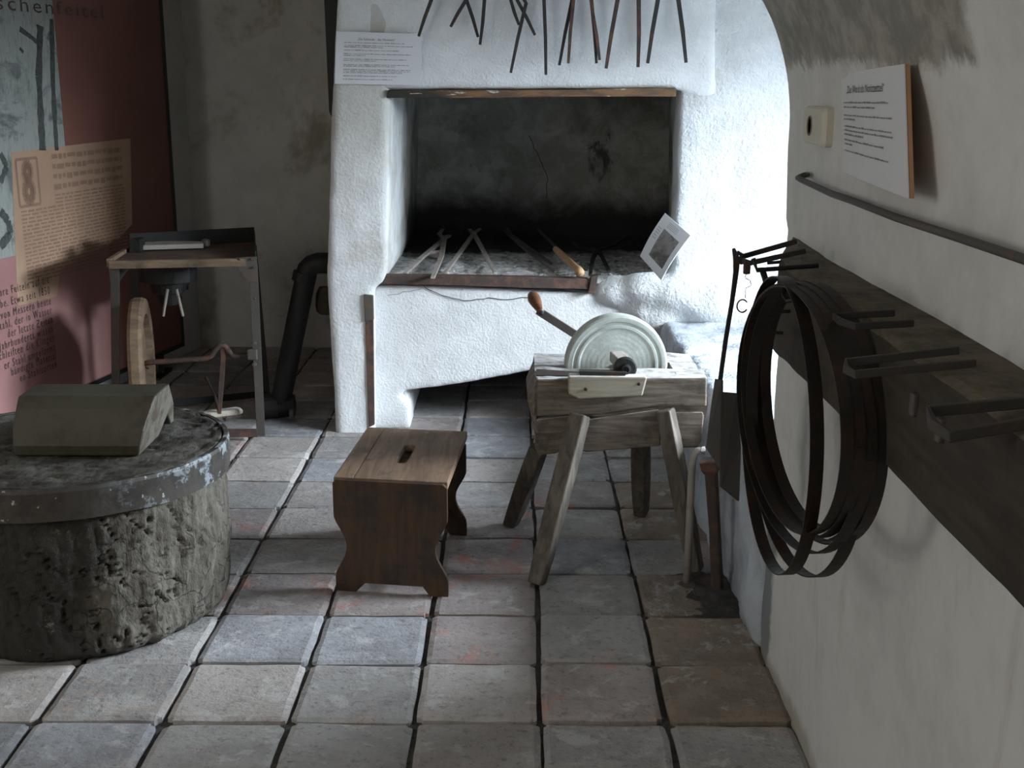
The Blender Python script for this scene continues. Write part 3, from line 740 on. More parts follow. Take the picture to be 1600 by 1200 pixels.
lying_tongs('black crossed tongs lying by the iron wedge at the right of the hearth', (922, 430), (926, 405), (952, 424), (940, 400), (932, 392), [(958, 384), (978, 370)], [(905, 386), (895, 380)], M['iron_black'], 0.014)
pk = thing('wood_handled_poker', 'iron poker with a pale turned wooden handle lying on the hearth', 'poker', aZ(890, 410, zt), 'tools lying on the hearth')
bm = NB(); sweep(bm, [aZ(829, 346, zt + .02), aZ(845, 363, zt + .02), aZ(875, 392, zt + 0.02)], [0.4, 0.9, 1.0], flat_=(0.014, 0.010)); obj('shaft', bm, M['iron_grey'], pk, bevel=0.001, bseg=1)
a = aZ(868, 389, zt + .02); b_ = aZ(908, 426, zt + 0.014); ax_ = (b_ - a); Ln = ax_.length
bm = NB(); lathe(bm, [(0.008, 0), (0.014, 0.006), (0.0155, 0.03 * 1), (0.0165, Ln * .45), (0.015, Ln * .75), (0.0185, Ln * .92), (0.015, Ln)], a, ax_, 16); obj('handle', bm, M['handle_wood'], pk, smooth=True)
tag(obj('brick_fragment', (lambda bm: (box(bm, aZ(672, 402, zt - .01), aZ(688, 397, zt) + Vector((0, 0, .018)), cuts=2, jit=0.006, jsc=40), bm)[1])(NB()), M['tile_red'], loc=tuple(aZ(680, 400, zt))), 'small reddish brick fragment between the left tongs on the hearth', 'rubble')
# cinders, too many to count
bm = NB(); rg = random.Random(11)
for i in range(300):
    X = rg.uniform(-0.5, 0.74); Yc = YF + 0.03 + abs(rg.gauss(0, 0.35)) * (1 if rg.random() < .8 else 2)
    if Yc > 6.3: continue
    r_ = rg.uniform(0.002, 0.008) * (1.5 if X > .35 else 1)
    g = bmesh.ops.create_icosphere(bm, subdivisions=1, radius=r_)
    for v in g['verts']: v.co = Vector((v.co.x * rg.uniform(.7, 1.3), v.co.y, v.co.z * .7)) + Vector((X, Yc, zH - 0.008 + 0.014 * fb((X, Yc, 3), 7.0, 5)))
tag(obj('cinders', bm, M['ash']), 'grey and black cinders scattered over the hearth bed', 'cinders', kind='stuff')
# photo card leaning on the right jamb
cT, cR, cB, cL = aY(1039, 333, 5.02), aY(1079, 368, 4.91), aY(1033, 438, 4.94), aY(1000, 400, 5.05)
t, f, nn = sheet('photo_card', 'white card with a brownish photograph leaning on the right cheek of the hearth', cL, cT, cR, cB, 0.003, 0.010, 'card')
bm = NB()
quads(bm, [(0.17, 0.14, 0.77, 0.74)], f); obj('photo_print', bm, M['photo'], t)
bm = NB(); L_ = []
for k in range(5): L_.append((0.50 + 0.055 * k, 0.80, 0.512 + 0.055 * k, 0.93))
for k in range(4): L_.append((0.83 + .03 * k, 0.35, 0.838 + .03 * k, 0.72))
quads(bm, L_, f); obj('text_lines', bm, M['ink_soft'], t)['kind'] = 'stuff'

# ================================================================== LEFT PANEL
pf = aZ(284, 537, 0.12); pn = aZ(0, 662, 0.12)
U = (pf - pn); U.z = 0; U.normalize(); NP = Vector((U.y, -U.x, 0)); VZ = Vector((0, 0, 1))
pan = thing('display_panel', 'tall reddish brown exhibition panel with black edge standing on the left', 'display panel', tuple(pf))
def pan_uv(px, py):
    p = aP(px, py, pf, NP); return (p - pf).dot(U), p.z
def pm(u, v, l=0.0): return pf + U * u + NP * l + VZ * (v - pf.z)
bm = NB()
L0 = -3.0
prism(bm, [pm(L0, 0.12), pm(0, 0.12), pm(0, 2.25), pm(L0, 2.25)], -NP * 0.03); obj('board', bm, M['panel_red'], pan)
bm = NB(); prism(bm, [pm(-.001, 0.115, .006), pm(.022, 0.115, .006), pm(.022, 2.25, .006), pm(-.001, 2.25, .006)], -NP * 0.045)
prism(bm, [pm(L0, 0.105, .006), pm(0.022, 0.105, .006), pm(0.022, 0.125, .006), pm(L0, 0.125, .006)], -NP * 0.045); obj('edge_frame', bm, M['panel_frame'], pan)
for u_ in (-0.2, -1.4, -2.8):
    bm = NB(); c_ = pm(u_, 0, -0.015); box(bm, (c_.x - .02, c_.y - .12, -0.02), (c_.x + .02, c_.y + .12, 0.012)); box(bm, (c_.x - .012, c_.y - .012, 0), (c_.x + .012, c_.y + .012, 0.13)); obj('foot', bm, M['panel_frame'], pan)
def patch(name, pts, mat, lift):
    bm = NB(); q = [pan_uv(*p) for p in pts]; prism(bm, [pm(u, v, lift) for u, v in q], -NP * lift * 0.8); return obj(name, bm, mat, pan)
eu, ev = pan_uv(92, 120)
bm = NB(); prism(bm, [pm(L0, pan_uv(20, 400)[1], .001), pm(eu, pan_uv(20, 400)[1], .001), pm(eu, 2.25, .001), pm(L0, 2.25, .001)], -NP * 0.0008); obj('etching', bm, M['etching'], pan)
bm = NB(); v1 = pan_uv(20, 400)[1]; prism(bm, [pm(L0, 0.13, .001), pm(pan_uv(178, 480)[0], 0.13, .001), pm(pan_uv(178, 480)[0], v1, .001), pm(L0, v1, .001)], -NP * 0.0008); obj('lit_field', bm, M['panel_red_lit'], pan)  # window light on the red board, painted as a pinker field under the lettering
# dark figures of the print
for pts, r_ in (([(62, 40), (60, 120), (66, 235)], 0.03), ([(80, 30), (82, 130), (88, 235)], 0.022), ([(30, 45), (48, 58), (62, 70)], 0.014), ([(30, 75), (36, 82)], 0.01), ([(0, 240), (10, 260), (0, 285)], 0.02), ([(0, 330), (12, 345), (16, 365), (0, 385)], 0.025)):
    bm = NB(); uv = [pan_uv(*p) for p in pts]
    rg = random.Random(r_); Lp = []
    for (a0, b0), (a1, b1) in zip(uv, uv[1:]):
        for k in range(8): Lp.append((a0 + (a1 - a0) * k / 8, b0 + (b1 - b0) * k / 8))
    Lp.append(uv[-1]); wv = [r_ * rg.uniform(.75, 1.1) * .8 for _ in Lp]
    for k in range(len(Lp) - 1):
        (a0, b0), (a1, b1) = Lp[k], Lp[k + 1]; d = Vector((a1 - a0, b1 - b0)).normalized(); nx, ny = -d.y, d.x
        bm.faces.new([bm.verts.new(pm(*q, .002)) for q in ((a0 - nx * wv[k], b0 - ny * wv[k]), (a1 - nx * wv[k + 1], b1 - ny * wv[k + 1]), (a1 + nx * wv[k + 1], b1 + ny * wv[k + 1]), (a0 + nx * wv[k], b0 + ny * wv[k]))])
    obj('etched_figure', bm, M['etch_dark'] if 'etch_dark' in M else M.setdefault('etch_dark', flat('etch_dark', (0.11, 0.12, 0.11), .6, .5, 60)), pan)
# orange sheet printed in the middle of the panel
patch('old_print', [(17, 238), (203, 216), (206, 350), (186, 372), (94, 420), (88, 463), (27, 478)], M['panel_sheet'], 0.002)
def pan_text(s, px0, py0, px1, name='lettering', mat='panel_ink', size=None, spacing=1.0, hpx=None):
    u0, v0 = pan_uv(px0, py0); u1, _ = pan_uv(px1, py0)
    cu = bpy.data.curves.new('tmp', 'FONT'); cu.body = s; cu.size = 1; cu.space_character = spacing
    tt = bpy.data.objects.new('tmp', cu); C.objects.link(tt); bpy.context.view_layer.update(); wd = tt.dimensions.x; C.objects.unlink(tt); bpy.data.objects.remove(tt); bpy.data.curves.remove(cu)
    hs = abs(pan_uv(px0, py0 - hpx)[1] - v0) / 0.7
    sq = (u1 - u0) / (wd * hs)
    return text_obj(s, M[mat], pan, name, lambda x, y: pm(u0 + x, v0 + y, 0.0035), hs, sq, spacing)
pan_text('schenfeitel', -8, 14, 158, hpx=24, spacing=1.25)
u0_ = None
rowsT = [('ihre Feiteln auf die', 462, 2), ('farbe. Etwa seit 1850', 480, 0), ('che von Messern heute', 498, 0), ('Stahl, der in Wasser', 514, 0), ('der letzte Zeiten', 530, 0), ('Jahrhunderts wissen', 546, 0), ('schleiften die Klingen', 561, 0), ('er Stahl umgeformt', 578, 0), ('bändigte Material', 592, 0), ('en Stahlsorten', 607, 0)]
ur = pan_uv(76, 450)[0]; ul = pan_uv(-8, 450)[0]
for s, y, _ in rowsT:
    v0 = pan_uv(4, y)[1]; hs = 0.048
    cu = bpy.data.curves.new('tmp', 'FONT'); cu.body = s; cu.size = 1; cu.space_character = 1.3
    tt = bpy.data.objects.new('tmp', cu); C.objects.link(tt); bpy.context.view_layer.update(); wd = tt.dimensions.x; C.objects.unlink(tt); bpy.data.objects.remove(tt)
    text_obj(s, M['panel_ink'], pan, 'lettering', lambda x, y_: pm(ur - wd * hs * 0.72 + x, v0 + y_, 0.0035), hs, 0.72, 1.3)
bm = NB(); rg = random.Random(9); L_ = []
ua, ub = pan_uv(32, 330)[0], pan_uv(195, 330)[0]
vt, vb = pan_uv(60, 243)[1], pan_uv(60, 440)[1]
k = 0; v = vt
while v > vb:
    big = k < 4; h = 0.022 if big else 0.008
    xs = ua + (0.25 if v > pan_uv(60, 325)[1] else 0)
    x = xs
    lim = ub - max(0, (vt - v) - 0.55) * 1.3
    while x < lim:
        e = min(x + rg.uniform(.02, .07), lim); L_.append((x, v - h * rg.uniform(.75, 1.1), e, v)); x = e + 0.009
    v -= h * 1.9; k += 1
quads(bm, L_, lambda x, y: pm(x, y, .003)); obj('print_text', bm, M['panel_ink_soft'], pan)['kind'] = 'stuff'
# ornamental initial: a rectangular block with scrolls
ia, ib = pan_uv(28, 300)[0], pan_uv(61, 300)[0]; it, ibt = pan_uv(40, 248)[1], pan_uv(40, 322)[1]
bm = NB()
def pring(pts, r_):
    for (a0, b0), (a1, b1) in zip(pts, pts[1:]):
        d = Vector((a1 - a0, b1 - b0)); d.normalize(); nx, ny = -d.y * r_, d.x * r_
        bm.faces.new([bm.verts.new(pm(*q, .003)) for q in ((a0 - nx, b0 - ny), (a1 - nx, b1 - ny), (a1 + nx, b1 + ny), (a0 + nx, b0 + ny))])
pring([(ia, it), (ib, it), (ib, ibt), (ia, ibt), (ia, it)], 0.006)
cx = (ia + ib) / 2; hh = (it - ibt)
for cy, r_ in ((it - hh * .27, hh * .2), (it - hh * .7, hh * .24)):
    for q in (1, 0.6): pring([(cx + r_ * q * .8 * math.cos(a_ * .45), cy + r_ * q * math.sin(a_ * .45)) for a_ in range(15)], 0.012)
obj('initial', bm, M['panel_ink_soft'], pan)

# ================================================================== TREADLE FORGE
TZ = 0.75
pFL, pFR = aZ(170, 408, TZ), aZ(400, 404, TZ)
pBR, pBL = aZ(397, 360, TZ + .045), aZ(203, 370, TZ + .045)
pBR.z = pBL.z = TZ
forge = thing('treadle_forge', 'small rusty portable forge table with treadle crank and flywheel by the red panel', 'forge', ((pFL.x + pFR.x) / 2, 5.2, 0))
bm = NB(); prism(bm, [p + Vector((0, 0, -0.012)) for p in (pFL, pFR, pBR, pBL)], (0, 0, 0.006)); obj('tray', bm, M['iron_rust'], forge)
def barp(bm, a, b_, w_, h, up=(0, 0, 1)): sweep(bm, [a, b_], 1.0, flat_=(w_, h), up=up)
bm = NB(); barp(bm, pFL + Vector((0, 0, -.014)), pFR + Vector((0, 0, -.014)), 0.03, 0.032); obj('front_rail', bm, M['table_wood'], forge, bevel=.003)
bm = NB(); barp(bm, pFL + Vector((0, 0, -.008)), pBL + Vector((0, 0, -.008)), 0.02, 0.034); obj('side_rail', bm, M['table_wood'], forge, bevel=.003)
bm = NB(); barp(bm, pFR + Vector((0, 0, .006)), pBR + Vector((0, 0, .02)), 0.006, 0.05); obj('side_rim', bm, M['iron_black'], forge)
bm = NB(); barp(bm, pBL + Vector((0, 0, .022)), pBR + Vector((0, 0, .022)), 0.006, 0.075); obj('back_rim', bm, M['iron_black'], forge)
legb = [aZ(408, 681, 0), aZ(182, 668, 0)]
legb.append(Vector((pBR.x + .02, pBR.y, 0))); legb.append(Vector((pBL.x, pBL.y, 0)))
for (tp, bt, mt) in ((pFR + Vector((-.012, -.002, -.02)), legb[0], 'iron_grey'), (pFL + Vector((.02, 0.01, -.02)), legb[1], 'iron_grey'), (pBR + Vector((-.01, 0, -.02)), legb[2], 'iron_black'), (pBL + Vector((.01, 0, -.02)), legb[3], 'iron_black')):
    bm = NB(); bt = bt + Vector((0, 0, 0.0))
    sweep(bm, [tp, bt], 1.0, flat_=(0.034, 0.005), up=(0, 1, 0))
    sweep(bm, [tp + Vector((-.016, .014, 0)), bt + Vector((-.016, .014, 0))], 1.0, flat_=(0.005, 0.03), up=(0, 1, 0))
    obj('leg', bm, M[mt], forge)
for pts in ([(368, 403), (401, 401), (403, 440), (389, 440), (372, 420)], [(168, 408), (206, 408), (200, 422), (186, 440), (172, 440)]):
    bm = NB(); prism(bm, PX(pts, pFR.y - 0.02), (0, 0.005, 0)); g = obj('gusset', bm, M['iron_grey'], forge)
for px, py in ((374, 405), (393, 405), (396, 418), (398, 466)):
    bm = NB(); p = aY(px, py, pFR.y - .022); lathe(bm, [(0.006, 0), (0.005, 0.004), (0.001, 0.006)], p, (0, -1, 0), 8); obj('rivet', bm, M['iron_rust'], forge)
bm = NB(); p = aZ(335, 680, 0.03); q = aZ(402, 678, 0.03); sweep(bm, [(legb[1].x, p.y, .035), q + Vector((0, 0, .005))], 1, flat_=(0.006, 0.035)); o = obj('lower_rail', bm, M['iron_rust'], forge)
bm = NB(); sweep(bm, [legb[2] + Vector((0, 0, .04)), legb[3] + Vector((0, 0, .04))], 1, flat_=(0.006, 0.03)); obj('lower_rail', bm, M['iron_black'], forge)
# fire pot
fc = (pFL + pFR + pBR + pBL) / 4; fc = aY(262, 425, 5.2)
bm = NB(); lathe(bm, [(0.04, -0.14), (0.055, -0.09), (0.07, -0.085), (0.08, -0.04), (0.12, -0.035), (0.125, 0.015), (0.12, 0.05), (0.11, 0.05)], fc, (0, 0, 1), 20); obj('fire_pot', bm, M['iron_black'], forge)
bm = NB(); c_ = aY(280, 430, 5.3); lathe(bm, [(0.02, -.04), (0.065, -.035), (0.065, .035), (0.02, .04)], c_, (1, 0.3, 0), 20); obj('blower', bm, M['iron_black'], forge)
for a, b_ in (((262, 452), (255, 494)), ((276, 452), (286, 494))):
    bm = NB(); sweep(bm, [aY(*a, 5.05), aY(*b_, 5.05)], 0.006, 6); obj('rod', bm, M['iron_pale'], forge)
# flywheel, crank
YC = pFR.y + 0.02
wc = aY(222, 566, YC); wax = (aY(385, 556, YC) - wc).normalized(); wax = Vector((1, 0.20, 0)).normalized()
bm = NB(); lathe(bm, [(0.20, -.026), (0.262, -.028), (0.268, -.015), (0.268, .015), (0.262, .028), (0.20, .026), (0.195, 0)], wc, wax, 40); o = obj('flywheel', bm, M['pale_wood'] if False else M['table_wood'], forge, smooth=False)
# spokes
uu = wax.orthogonal().normalized(); vv_ = wax.cross(uu)
for k in range(4):
    a_ = k * math.pi / 2 + .5; d = uu * math.cos(a_) + vv_ * math.sin(a_); bm = NB(); sweep(bm, [wc, wc + d * .21], 1, flat_=(0.03, 0.02), up=tuple(wax)); obj('spoke', bm, M['table_wood'], forge)
cr = [(205, 570), (240, 566), (322, 560), (331, 556), (337, 546), (345, 540), (352, 541), (358, 549), (364, 557), (388, 555)]
bm = NB(); sweep(bm, [aY(x, y, YC) for x, y in cr], 0.011, 8); obj('crankshaft', bm, M['iron_rust'], forge, smooth=True)
bm = NB(); c_ = aY(396, 553, YC - .01); box(bm, c_ - Vector((.022, .02, .022)), c_ + Vector((.018, .02, .022))); obj('bearing', bm, M['iron_grey'], forge, bevel=.004)
for y in (536, 569):
    bm = NB(); p = aY(398, y, YC - .035); lathe(bm, [(0.009, 0), (0.009, 0.01), (0.005, 0.011), (0.005, 0.02)], p, (0, -1, 0), 8); obj('bolt', bm, M['iron_grey'], forge)
bm = NB(); sweep(bm, [aY(347, 534, YC), aY(349, 560, YC), aY(346, 600, YC), aY(343, 646, YC)], [0.8, 1, 1.1, 0.8], flat_=(0.018, 0.008), up=(0, 1, 0)); obj('connecting_rod', bm, M['iron_rust'], forge)
bm = NB(); sweep(bm, [aY(322, 590, YC + .2), aY(336, 618, YC + .05), aY(342, 642, YC)], 0.007, 6); obj('link', bm, M['iron'], forge)
bm = NB(); a = aZ(318, 648, .09); b_ = aZ(378, 641, .09); sweep(bm, [a, a.lerp(b_, .15), a.lerp(b_, .9), b_], [.75, 1, 1, .6], flat_=(0.06, 0.022)); obj('treadle', bm, M['pale_wood'], forge, bevel=.004)
bm = NB(); sweep(bm, [aZ(350, 650, .08), aZ(352, 655, .01)], 0.01, 6); obj('treadle_pin', bm, M['iron_rust'], forge)
# iron slab on its tray
sl = thing('iron_tool', 'grey iron poker slab with knobbed end lying in the forge tray', 'tool', aZ(270, 392, TZ), None)
bm = NB(); prism(bm, [aZ(x, y, TZ + .0) for x, y in ((222, 391), (318, 388), (318, 384), (240, 383), (226, 372), (220, 376))], (0, 0, .02)); obj('bar', bm, M['iron_pale'], sl, bevel=.003)
bm = NB(); lathe(bm, [(0.01, 0), (0.018, .006), (0.018, .03), (.01, .035)], aZ(322, 386, TZ - .003), (0, 0, 1), 12); obj('knob', bm, M['iron_grey'], sl)
bm = NB(); c_ = aZ(214, 392, TZ); box(bm, c_ + Vector((-.025, -.02, -.004)), c_ + Vector((.02, .06, .05)), cuts=1, jit=.006, jsc=30)
tag(obj('coal_lump', bm, M['iron_black'], loc=tuple(c_)), 'black lump beside the iron bar in the forge tray', 'coal')

# black air pipe beside the pillar
pp = thing('air_pipe', 'thick black iron pipe with elbow rising beside the white pillar', 'pipe', aZ(440, 655, 0))
YB = 5.22
bm = NB(); sweep(bm, [aY(436, 640, YB), aY(444, 600, YB), aY(464, 500, YB), aY(478, 430, YB), aY(481, 420, YB), aY(487, 414, YB), aY(496, 411, YB), aY(530, 411, YB)], 0.045, 14); obj('tube', bm, M['iron_black'], pp, smooth=True)
bm = NB(); sweep(bm, [aY(474, 440, YB), aY(477, 426, YB)], 0.051, 14); obj('collar', bm, M['iron_black'], pp)
bm = NB(); c_ = aY(436, 645, YB); lathe(bm, [(.03, -.07), (.055, -.065), (.055, .0), (.048, .0), (.048, .07), (.02, .075)], (c_.x, c_.y, 0.057), (1, 0.1, 0), 18); obj('valve_body', bm, M['iron_black'], pp)
bm = NB(); sweep(bm, [aY(455, 640, YB - .05), aY(456, 655, YB - .05)], .012, 8); obj('bolt', bm, M['iron_grey'], pp)
bm = NB(); c_ = aY(508, 470, 5.3); lathe(bm, [(.02, -.06), (.035, -.05), (.042, -.02), (.042, .03), (.03, .06)], c_, (0.1, 0, 1), 14)  # rounded wooden knob on the side of the pillar
tag(obj('wooden_knob', bm, M['beam_wood'], loc=tuple(c_), smooth=True), 'dark rounded wooden knob fixed at the back edge of the pillar', 'block')
bm = NB(); prism(bm, [aY(x, y, 5.12) for x, y in ((501, -120), (530, -120), (526, 60), (522, 190), (514, 175))], (0, 0.05, 0))
tag(obj('black_bar', bm, M['iron_black'], loc=tuple(aY(515, 100, 5.12)), bevel=.004), 'broad black iron bar standing close along the left edge of the hood', 'bar')

# ================================================================== STUMP
sx, sy, sr, sh = -1.235, 3.25, 0.412, 0.476
stump = thing('chopping_stump', 'massive round tree stump with iron hoop around its worn top', 'stump', (sx, sy, 0))
bm = NB(); na, nh = 340, 120
def sp(i, j):
    a_ = 2 * math.pi * i / na; h = j / nh
    z = h * (sh - 0.01)
    r_ = sr * (1.0 - 0.03 * abs(h - .45) * 2) + 0.012 * noise.noise(Vector((math.cos(a_) * 2, math.sin(a_) * 2, 4)))
    # hewn, split wood on the window side
    side = max(0.0, math.cos(a_ + 0.75)) ** 1.2
    q = Vector((math.cos(a_) * 7, math.sin(a_) * 7, z * 7))
    ridge = abs(noise.noise(q + Vector((z * 6, 0, 0)))) + 0.5 * abs(noise.noise(q * 2.3))
    q2 = Vector((math.cos(a_ + z * 1.1) * 9, math.sin(a_ + z * 1.1) * 9, z * 4.5))
    r2 = abs(noise.noise(q2)) + 0.35 * abs(noise.noise(q2 * 2.7))
    r_ += side * (0.016 * fb(q, 0.6) - 0.022 * max(0, 0.10 - ridge) / 0.10 - 0.030 * max(0, 0.085 - r2) / 0.085 + 0.006 * fb(q, 3.0))
    r_ += 0.004 * noise.noise(q * 2)
    if h < 0.08: r_ -= 0.03 * (1 - h / 0.08) ** 2
    return Vector((sx + r_ * math.cos(a_), sy + r_ * math.sin(a_), z))
vs = [[bm.verts.new(sp(i, j)) for j in range(nh + 1)] for i in range(na)]
for i in range(na):
    for j in range(nh): bm.faces.new((vs[i][j], vs[(i + 1) % na][j], vs[(i + 1) % na][j + 1], vs[i][j + 1]))
bm.faces.new([vs[i][0] for i in range(na)][::-1]); bm.faces.new([vs[i][nh] for i in range(na)])
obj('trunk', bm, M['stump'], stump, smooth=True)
# deep split in the trunk
bm = NB()
P = [(270, 765), (277, 800), (283, 825), (300, 845), (306, 860)]
bm = NB(); nr = 60
for rr_i in range(1):
    cen = bm.verts.new((sx, sy, sh)); prev = None
    for k in range(1, 60):
        r_ = (sr - 0.006) * k / 59; ring = []
        for i in range(200):
            a_ = 2 * math.pi * i / 200; x, y = sx + r_ * math.cos(a_), sy + r_ * math.sin(a_)
            z = sh + 0.005 * fb((x, y, 0), 6.0, 5) - 0.012 * max(0, fb((x * .6, y * 1.6, 7), 24.0, 4)) + (0.003 if k > 55 else 0)
            ring.append(bm.verts.new((x, y, z)))
        for i in range(200):
            if prev is None: bm.faces.new((cen, ring[i], ring[(i + 1) % 200]))
            else: bm.faces.new((prev[i], ring[i], ring[(i + 1) % 200], prev[(i + 1) % 200]))
        prev = ring
    low = [bm.verts.new(v.co - Vector((0, 0, .03))) for v in prev]
    for i in range(200): bm.faces.new((prev[i], low[i], low[(i + 1) % 200], prev[(i + 1) % 200]))
obj('worn_top', bm, M['stump_top'], stump, smooth=True)
bm = NB(); ri = []
for i in range(128):
    a_ = 2 * math.pi * i / 128; o_ = 0.004 * noise.noise(Vector((math.cos(a_) * 3, math.sin(a_) * 3, 9)))
    dz = 0.006 * noise.noise(Vector((math.cos(a_) * 2, math.sin(a_) * 2, 3)))
    R_ = [(sr + .002, sh - .078), (sr + .013, sh - .080), (sr + .014, sh - .006), (sr + .011, sh + .003), (sr - .001, sh + .003), (sr - .002, sh - .01)]
    ri.append([bm.verts.new((sx + (r_ + o_) * math.cos(a_), sy + (r_ + o_) * math.sin(a_), z + dz)) for r_, z in R_])
for i in range(128):
    A, B_ = ri[i], ri[(i + 1) % 128]
    for j in range(6): bm.faces.new((A[j], B_[j], B_[(j + 1) % 6], A[(j + 1) % 6]))
o = obj('iron_hoop', bm, M['hoop'], stump, smooth=False); o['label'] = 'dark hoop with flaking pale blue paint'

# iron block on the stump
zb = sh + 0.004
bf = aZ(217, 713, zb); bk_ = aZ(268, 657, zb); lf = aZ(22, 713, zb)
D = bk_.y - bf.y; ang = 0.0
Hh = 0.150
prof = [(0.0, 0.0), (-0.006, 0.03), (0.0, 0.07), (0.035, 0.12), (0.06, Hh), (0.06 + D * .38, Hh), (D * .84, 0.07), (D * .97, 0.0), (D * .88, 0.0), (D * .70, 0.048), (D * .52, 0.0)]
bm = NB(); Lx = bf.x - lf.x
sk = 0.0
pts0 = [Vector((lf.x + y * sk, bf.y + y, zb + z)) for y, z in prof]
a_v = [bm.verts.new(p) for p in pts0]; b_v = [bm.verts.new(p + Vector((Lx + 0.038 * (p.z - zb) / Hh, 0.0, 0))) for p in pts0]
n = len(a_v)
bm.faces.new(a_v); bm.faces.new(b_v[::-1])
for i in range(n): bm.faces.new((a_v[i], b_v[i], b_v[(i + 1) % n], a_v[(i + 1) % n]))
bm.faces.ensure_lookup_table(); bm.faces[1].material_index = 1  # right end face gets its own paler iron
ib_ = obj('iron_block', bm, M['iron_block'], loc=tuple((lf + bk_) / 2), bevel=.006, bseg=3); ib_.data.materials.append(iron('iron_end', (0.17, 0.16, 0.13), (0.10, 0.075, 0.055), (0.45, 0.6)))
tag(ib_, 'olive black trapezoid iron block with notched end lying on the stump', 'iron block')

# ================================================================== STOOL
zs = 0.343
FLt, FRt = aZ(519, 748, zs), aZ(698, 757, zs); BLt, BRt = aZ(569, 668, zs), aZ(735, 673, zs)
stool = thing('wooden_footstool', 'low dark wooden footstool with handle slot and wavy panel ends on the tiles', 'stool', tuple((FLt + BRt) / 2 * Vector((1, 1, 0)) if False else ((FLt.x + BRt.x) / 2, (FLt.y + BRt.y) / 2, 0)))
ex = (FRt - FLt); ex.z = 0; W_ = ex.length; ey = ((BLt + BRt) / 2 - (FLt + FRt) / 2); ey.z = 0; Dp = ey.length; ex.normalize(); ey.normalize()
ey = Vector((ey.x, ey.y, 0)); O_ = Vector((FLt.x, FLt.y, 0))
def sp_(a_, b_, z): return O_ + ex * a_ + ey * b_ + Vector((0, 0, z))
tk = 0.024
# two seat boards, the wide one cut through by the handle slot
s0 = 0.058
bm = NB(); prism(bm, [sp_(0, .017, zs - tk), sp_(s0, .017, zs - tk), sp_(s0, Dp, zs - tk), sp_(0, Dp, zs - tk)], (0, 0, tk)); obj('seat_board', bm, M['stool_top'], stool, bevel=.003)
bm = NB()
cx, cy = 0.172, Dp * 0.50; sl_, sw = 0.095, 0.018
outer = []; inner = []
nn_ = 40
for i in range(nn_):
    a_ = 2 * math.pi * i / nn_
    c0, s1 = math.cos(a_), math.sin(a_)
    inner.append((cx + sw * c0 * (1 + .25 * s1), cy + (sl_ - sw) * (1 if s1 > 0 else -1) * min(1, abs(s1) * 3) + sw * s1))
    # outer rectangle hit by the same angle, corners added by snapping
    hx0, hx1, hy0, hy1 = s0 + .001, W_, .017, Dp
    dx, dy = c0 * 0.5 * (hx1 - hx0), s1 * 0.5 * (hy1 - hy0); m_ = max(abs(c0), abs(s1))
    outer.append(((hx0 + hx1) / 2 + dx / m_, (hy0 + hy1) / 2 + dy / m_))
vt_, vb_ = [], []
for z, L in ((zs, vt_), (zs - tk, vb_)):
    L.append([bm.verts.new(sp_(*p, z)) for p in outer]); L.append([bm.verts.new(sp_(*p, z)) for p in inner])
for i in range(nn_):
    k = (i + 1) % nn_
    bm.faces.new((vt_[0][i], vt_[0][k], vt_[1][k], vt_[1][i])); bm.faces.new((vb_[0][i], vb_[1][i], vb_[1][k], vb_[0][k]))
    bm.faces.new((vt_[0][i], vb_[0][i], vb_[0][k], vt_[0][k])); bm.faces.new((vt_[1][i], vt_[1][k], vb_[1][k], vb_[1][i]))
obj('seat_board', bm, M['stool_top'], stool, bevel=.0025)
def side_panel(b0, foot):
    hw = W_ / 2; zt_ = (zs - .003) if b0 < .01 else zs - tk + .0005
    R = []
    for k in range(25):
        z = zt_ * (1 - k / 24); tt_ = k / 24
        wv = 0.0 if tt_ < .32 else (-0.036 * math.sin(math.pi * min(1, (tt_ - .32) / .54)) ** 1.5 if tt_ < .86 else 0.0)
        if k == 0: R.append((W_ - .012, z)); z -= .010
        R.append((W_ + wv, z))
    bm = NB(); th = ey * 0.017
    def slab_(rows):       # closed slab from rows of (x left, x right, z)
        f = [[bm.verts.new(sp_(x, b0, z) + o_) for x in (l, r)] for l, r, z in rows for o_ in (Vector((0, 0, 0)), th)]
        f = [(f[2 * i], f[2 * i + 1]) for i in range(len(rows))]
        for A, B_ in zip(f, f[1:]):
            bm.faces.new((A[0][0], A[0][1], B_[0][1], B_[0][0])); bm.faces.new((A[1][1], A[1][0], B_[1][0], B_[1][1]))
            bm.faces.new((A[0][1], A[1][1], B_[1][1], B_[0][1])); bm.faces.new((A[1][0], A[0][0], B_[0][0], B_[1][0]))
        for A in (f[0], f[-1]): bm.faces.new((A[0][0], A[1][0], A[1][1], A[0][1]))
    up_ = [p for p in R if p[1] > .028]
    slab_([(W_ - x, x, z) for x, z in up_] + [(0, W_, .028)])
    slab_([(0, .088, .028), (0, .060, 0)]); slab_([(W_ - .075, W_, .028), (W_ - .055, W_, 0)])
    return obj('side_panel', bm, M['stool_side'], stool, bevel=.002)
side_panel(0.0, 0); side_panel(Dp - 0.05, 0)
bm = NB(); p = sp_(W_ * .5, .01, .10)
sweep(bm, [sp_(W_ * .80, 0.02, .085), sp_(W_ * .80, Dp - .04, .085)], .010, 8); obj('stretcher', bm, M['stool_side'], stool, smooth=True)
bm = NB(); sweep(bm, [sp_(W_ * .5, 0.02, zs - tk - .02), sp_(W_ * .5, Dp - .04, zs - tk - .02)], 1, flat_=(.03, .035)); obj('rail', bm, M['stool_side'], stool)

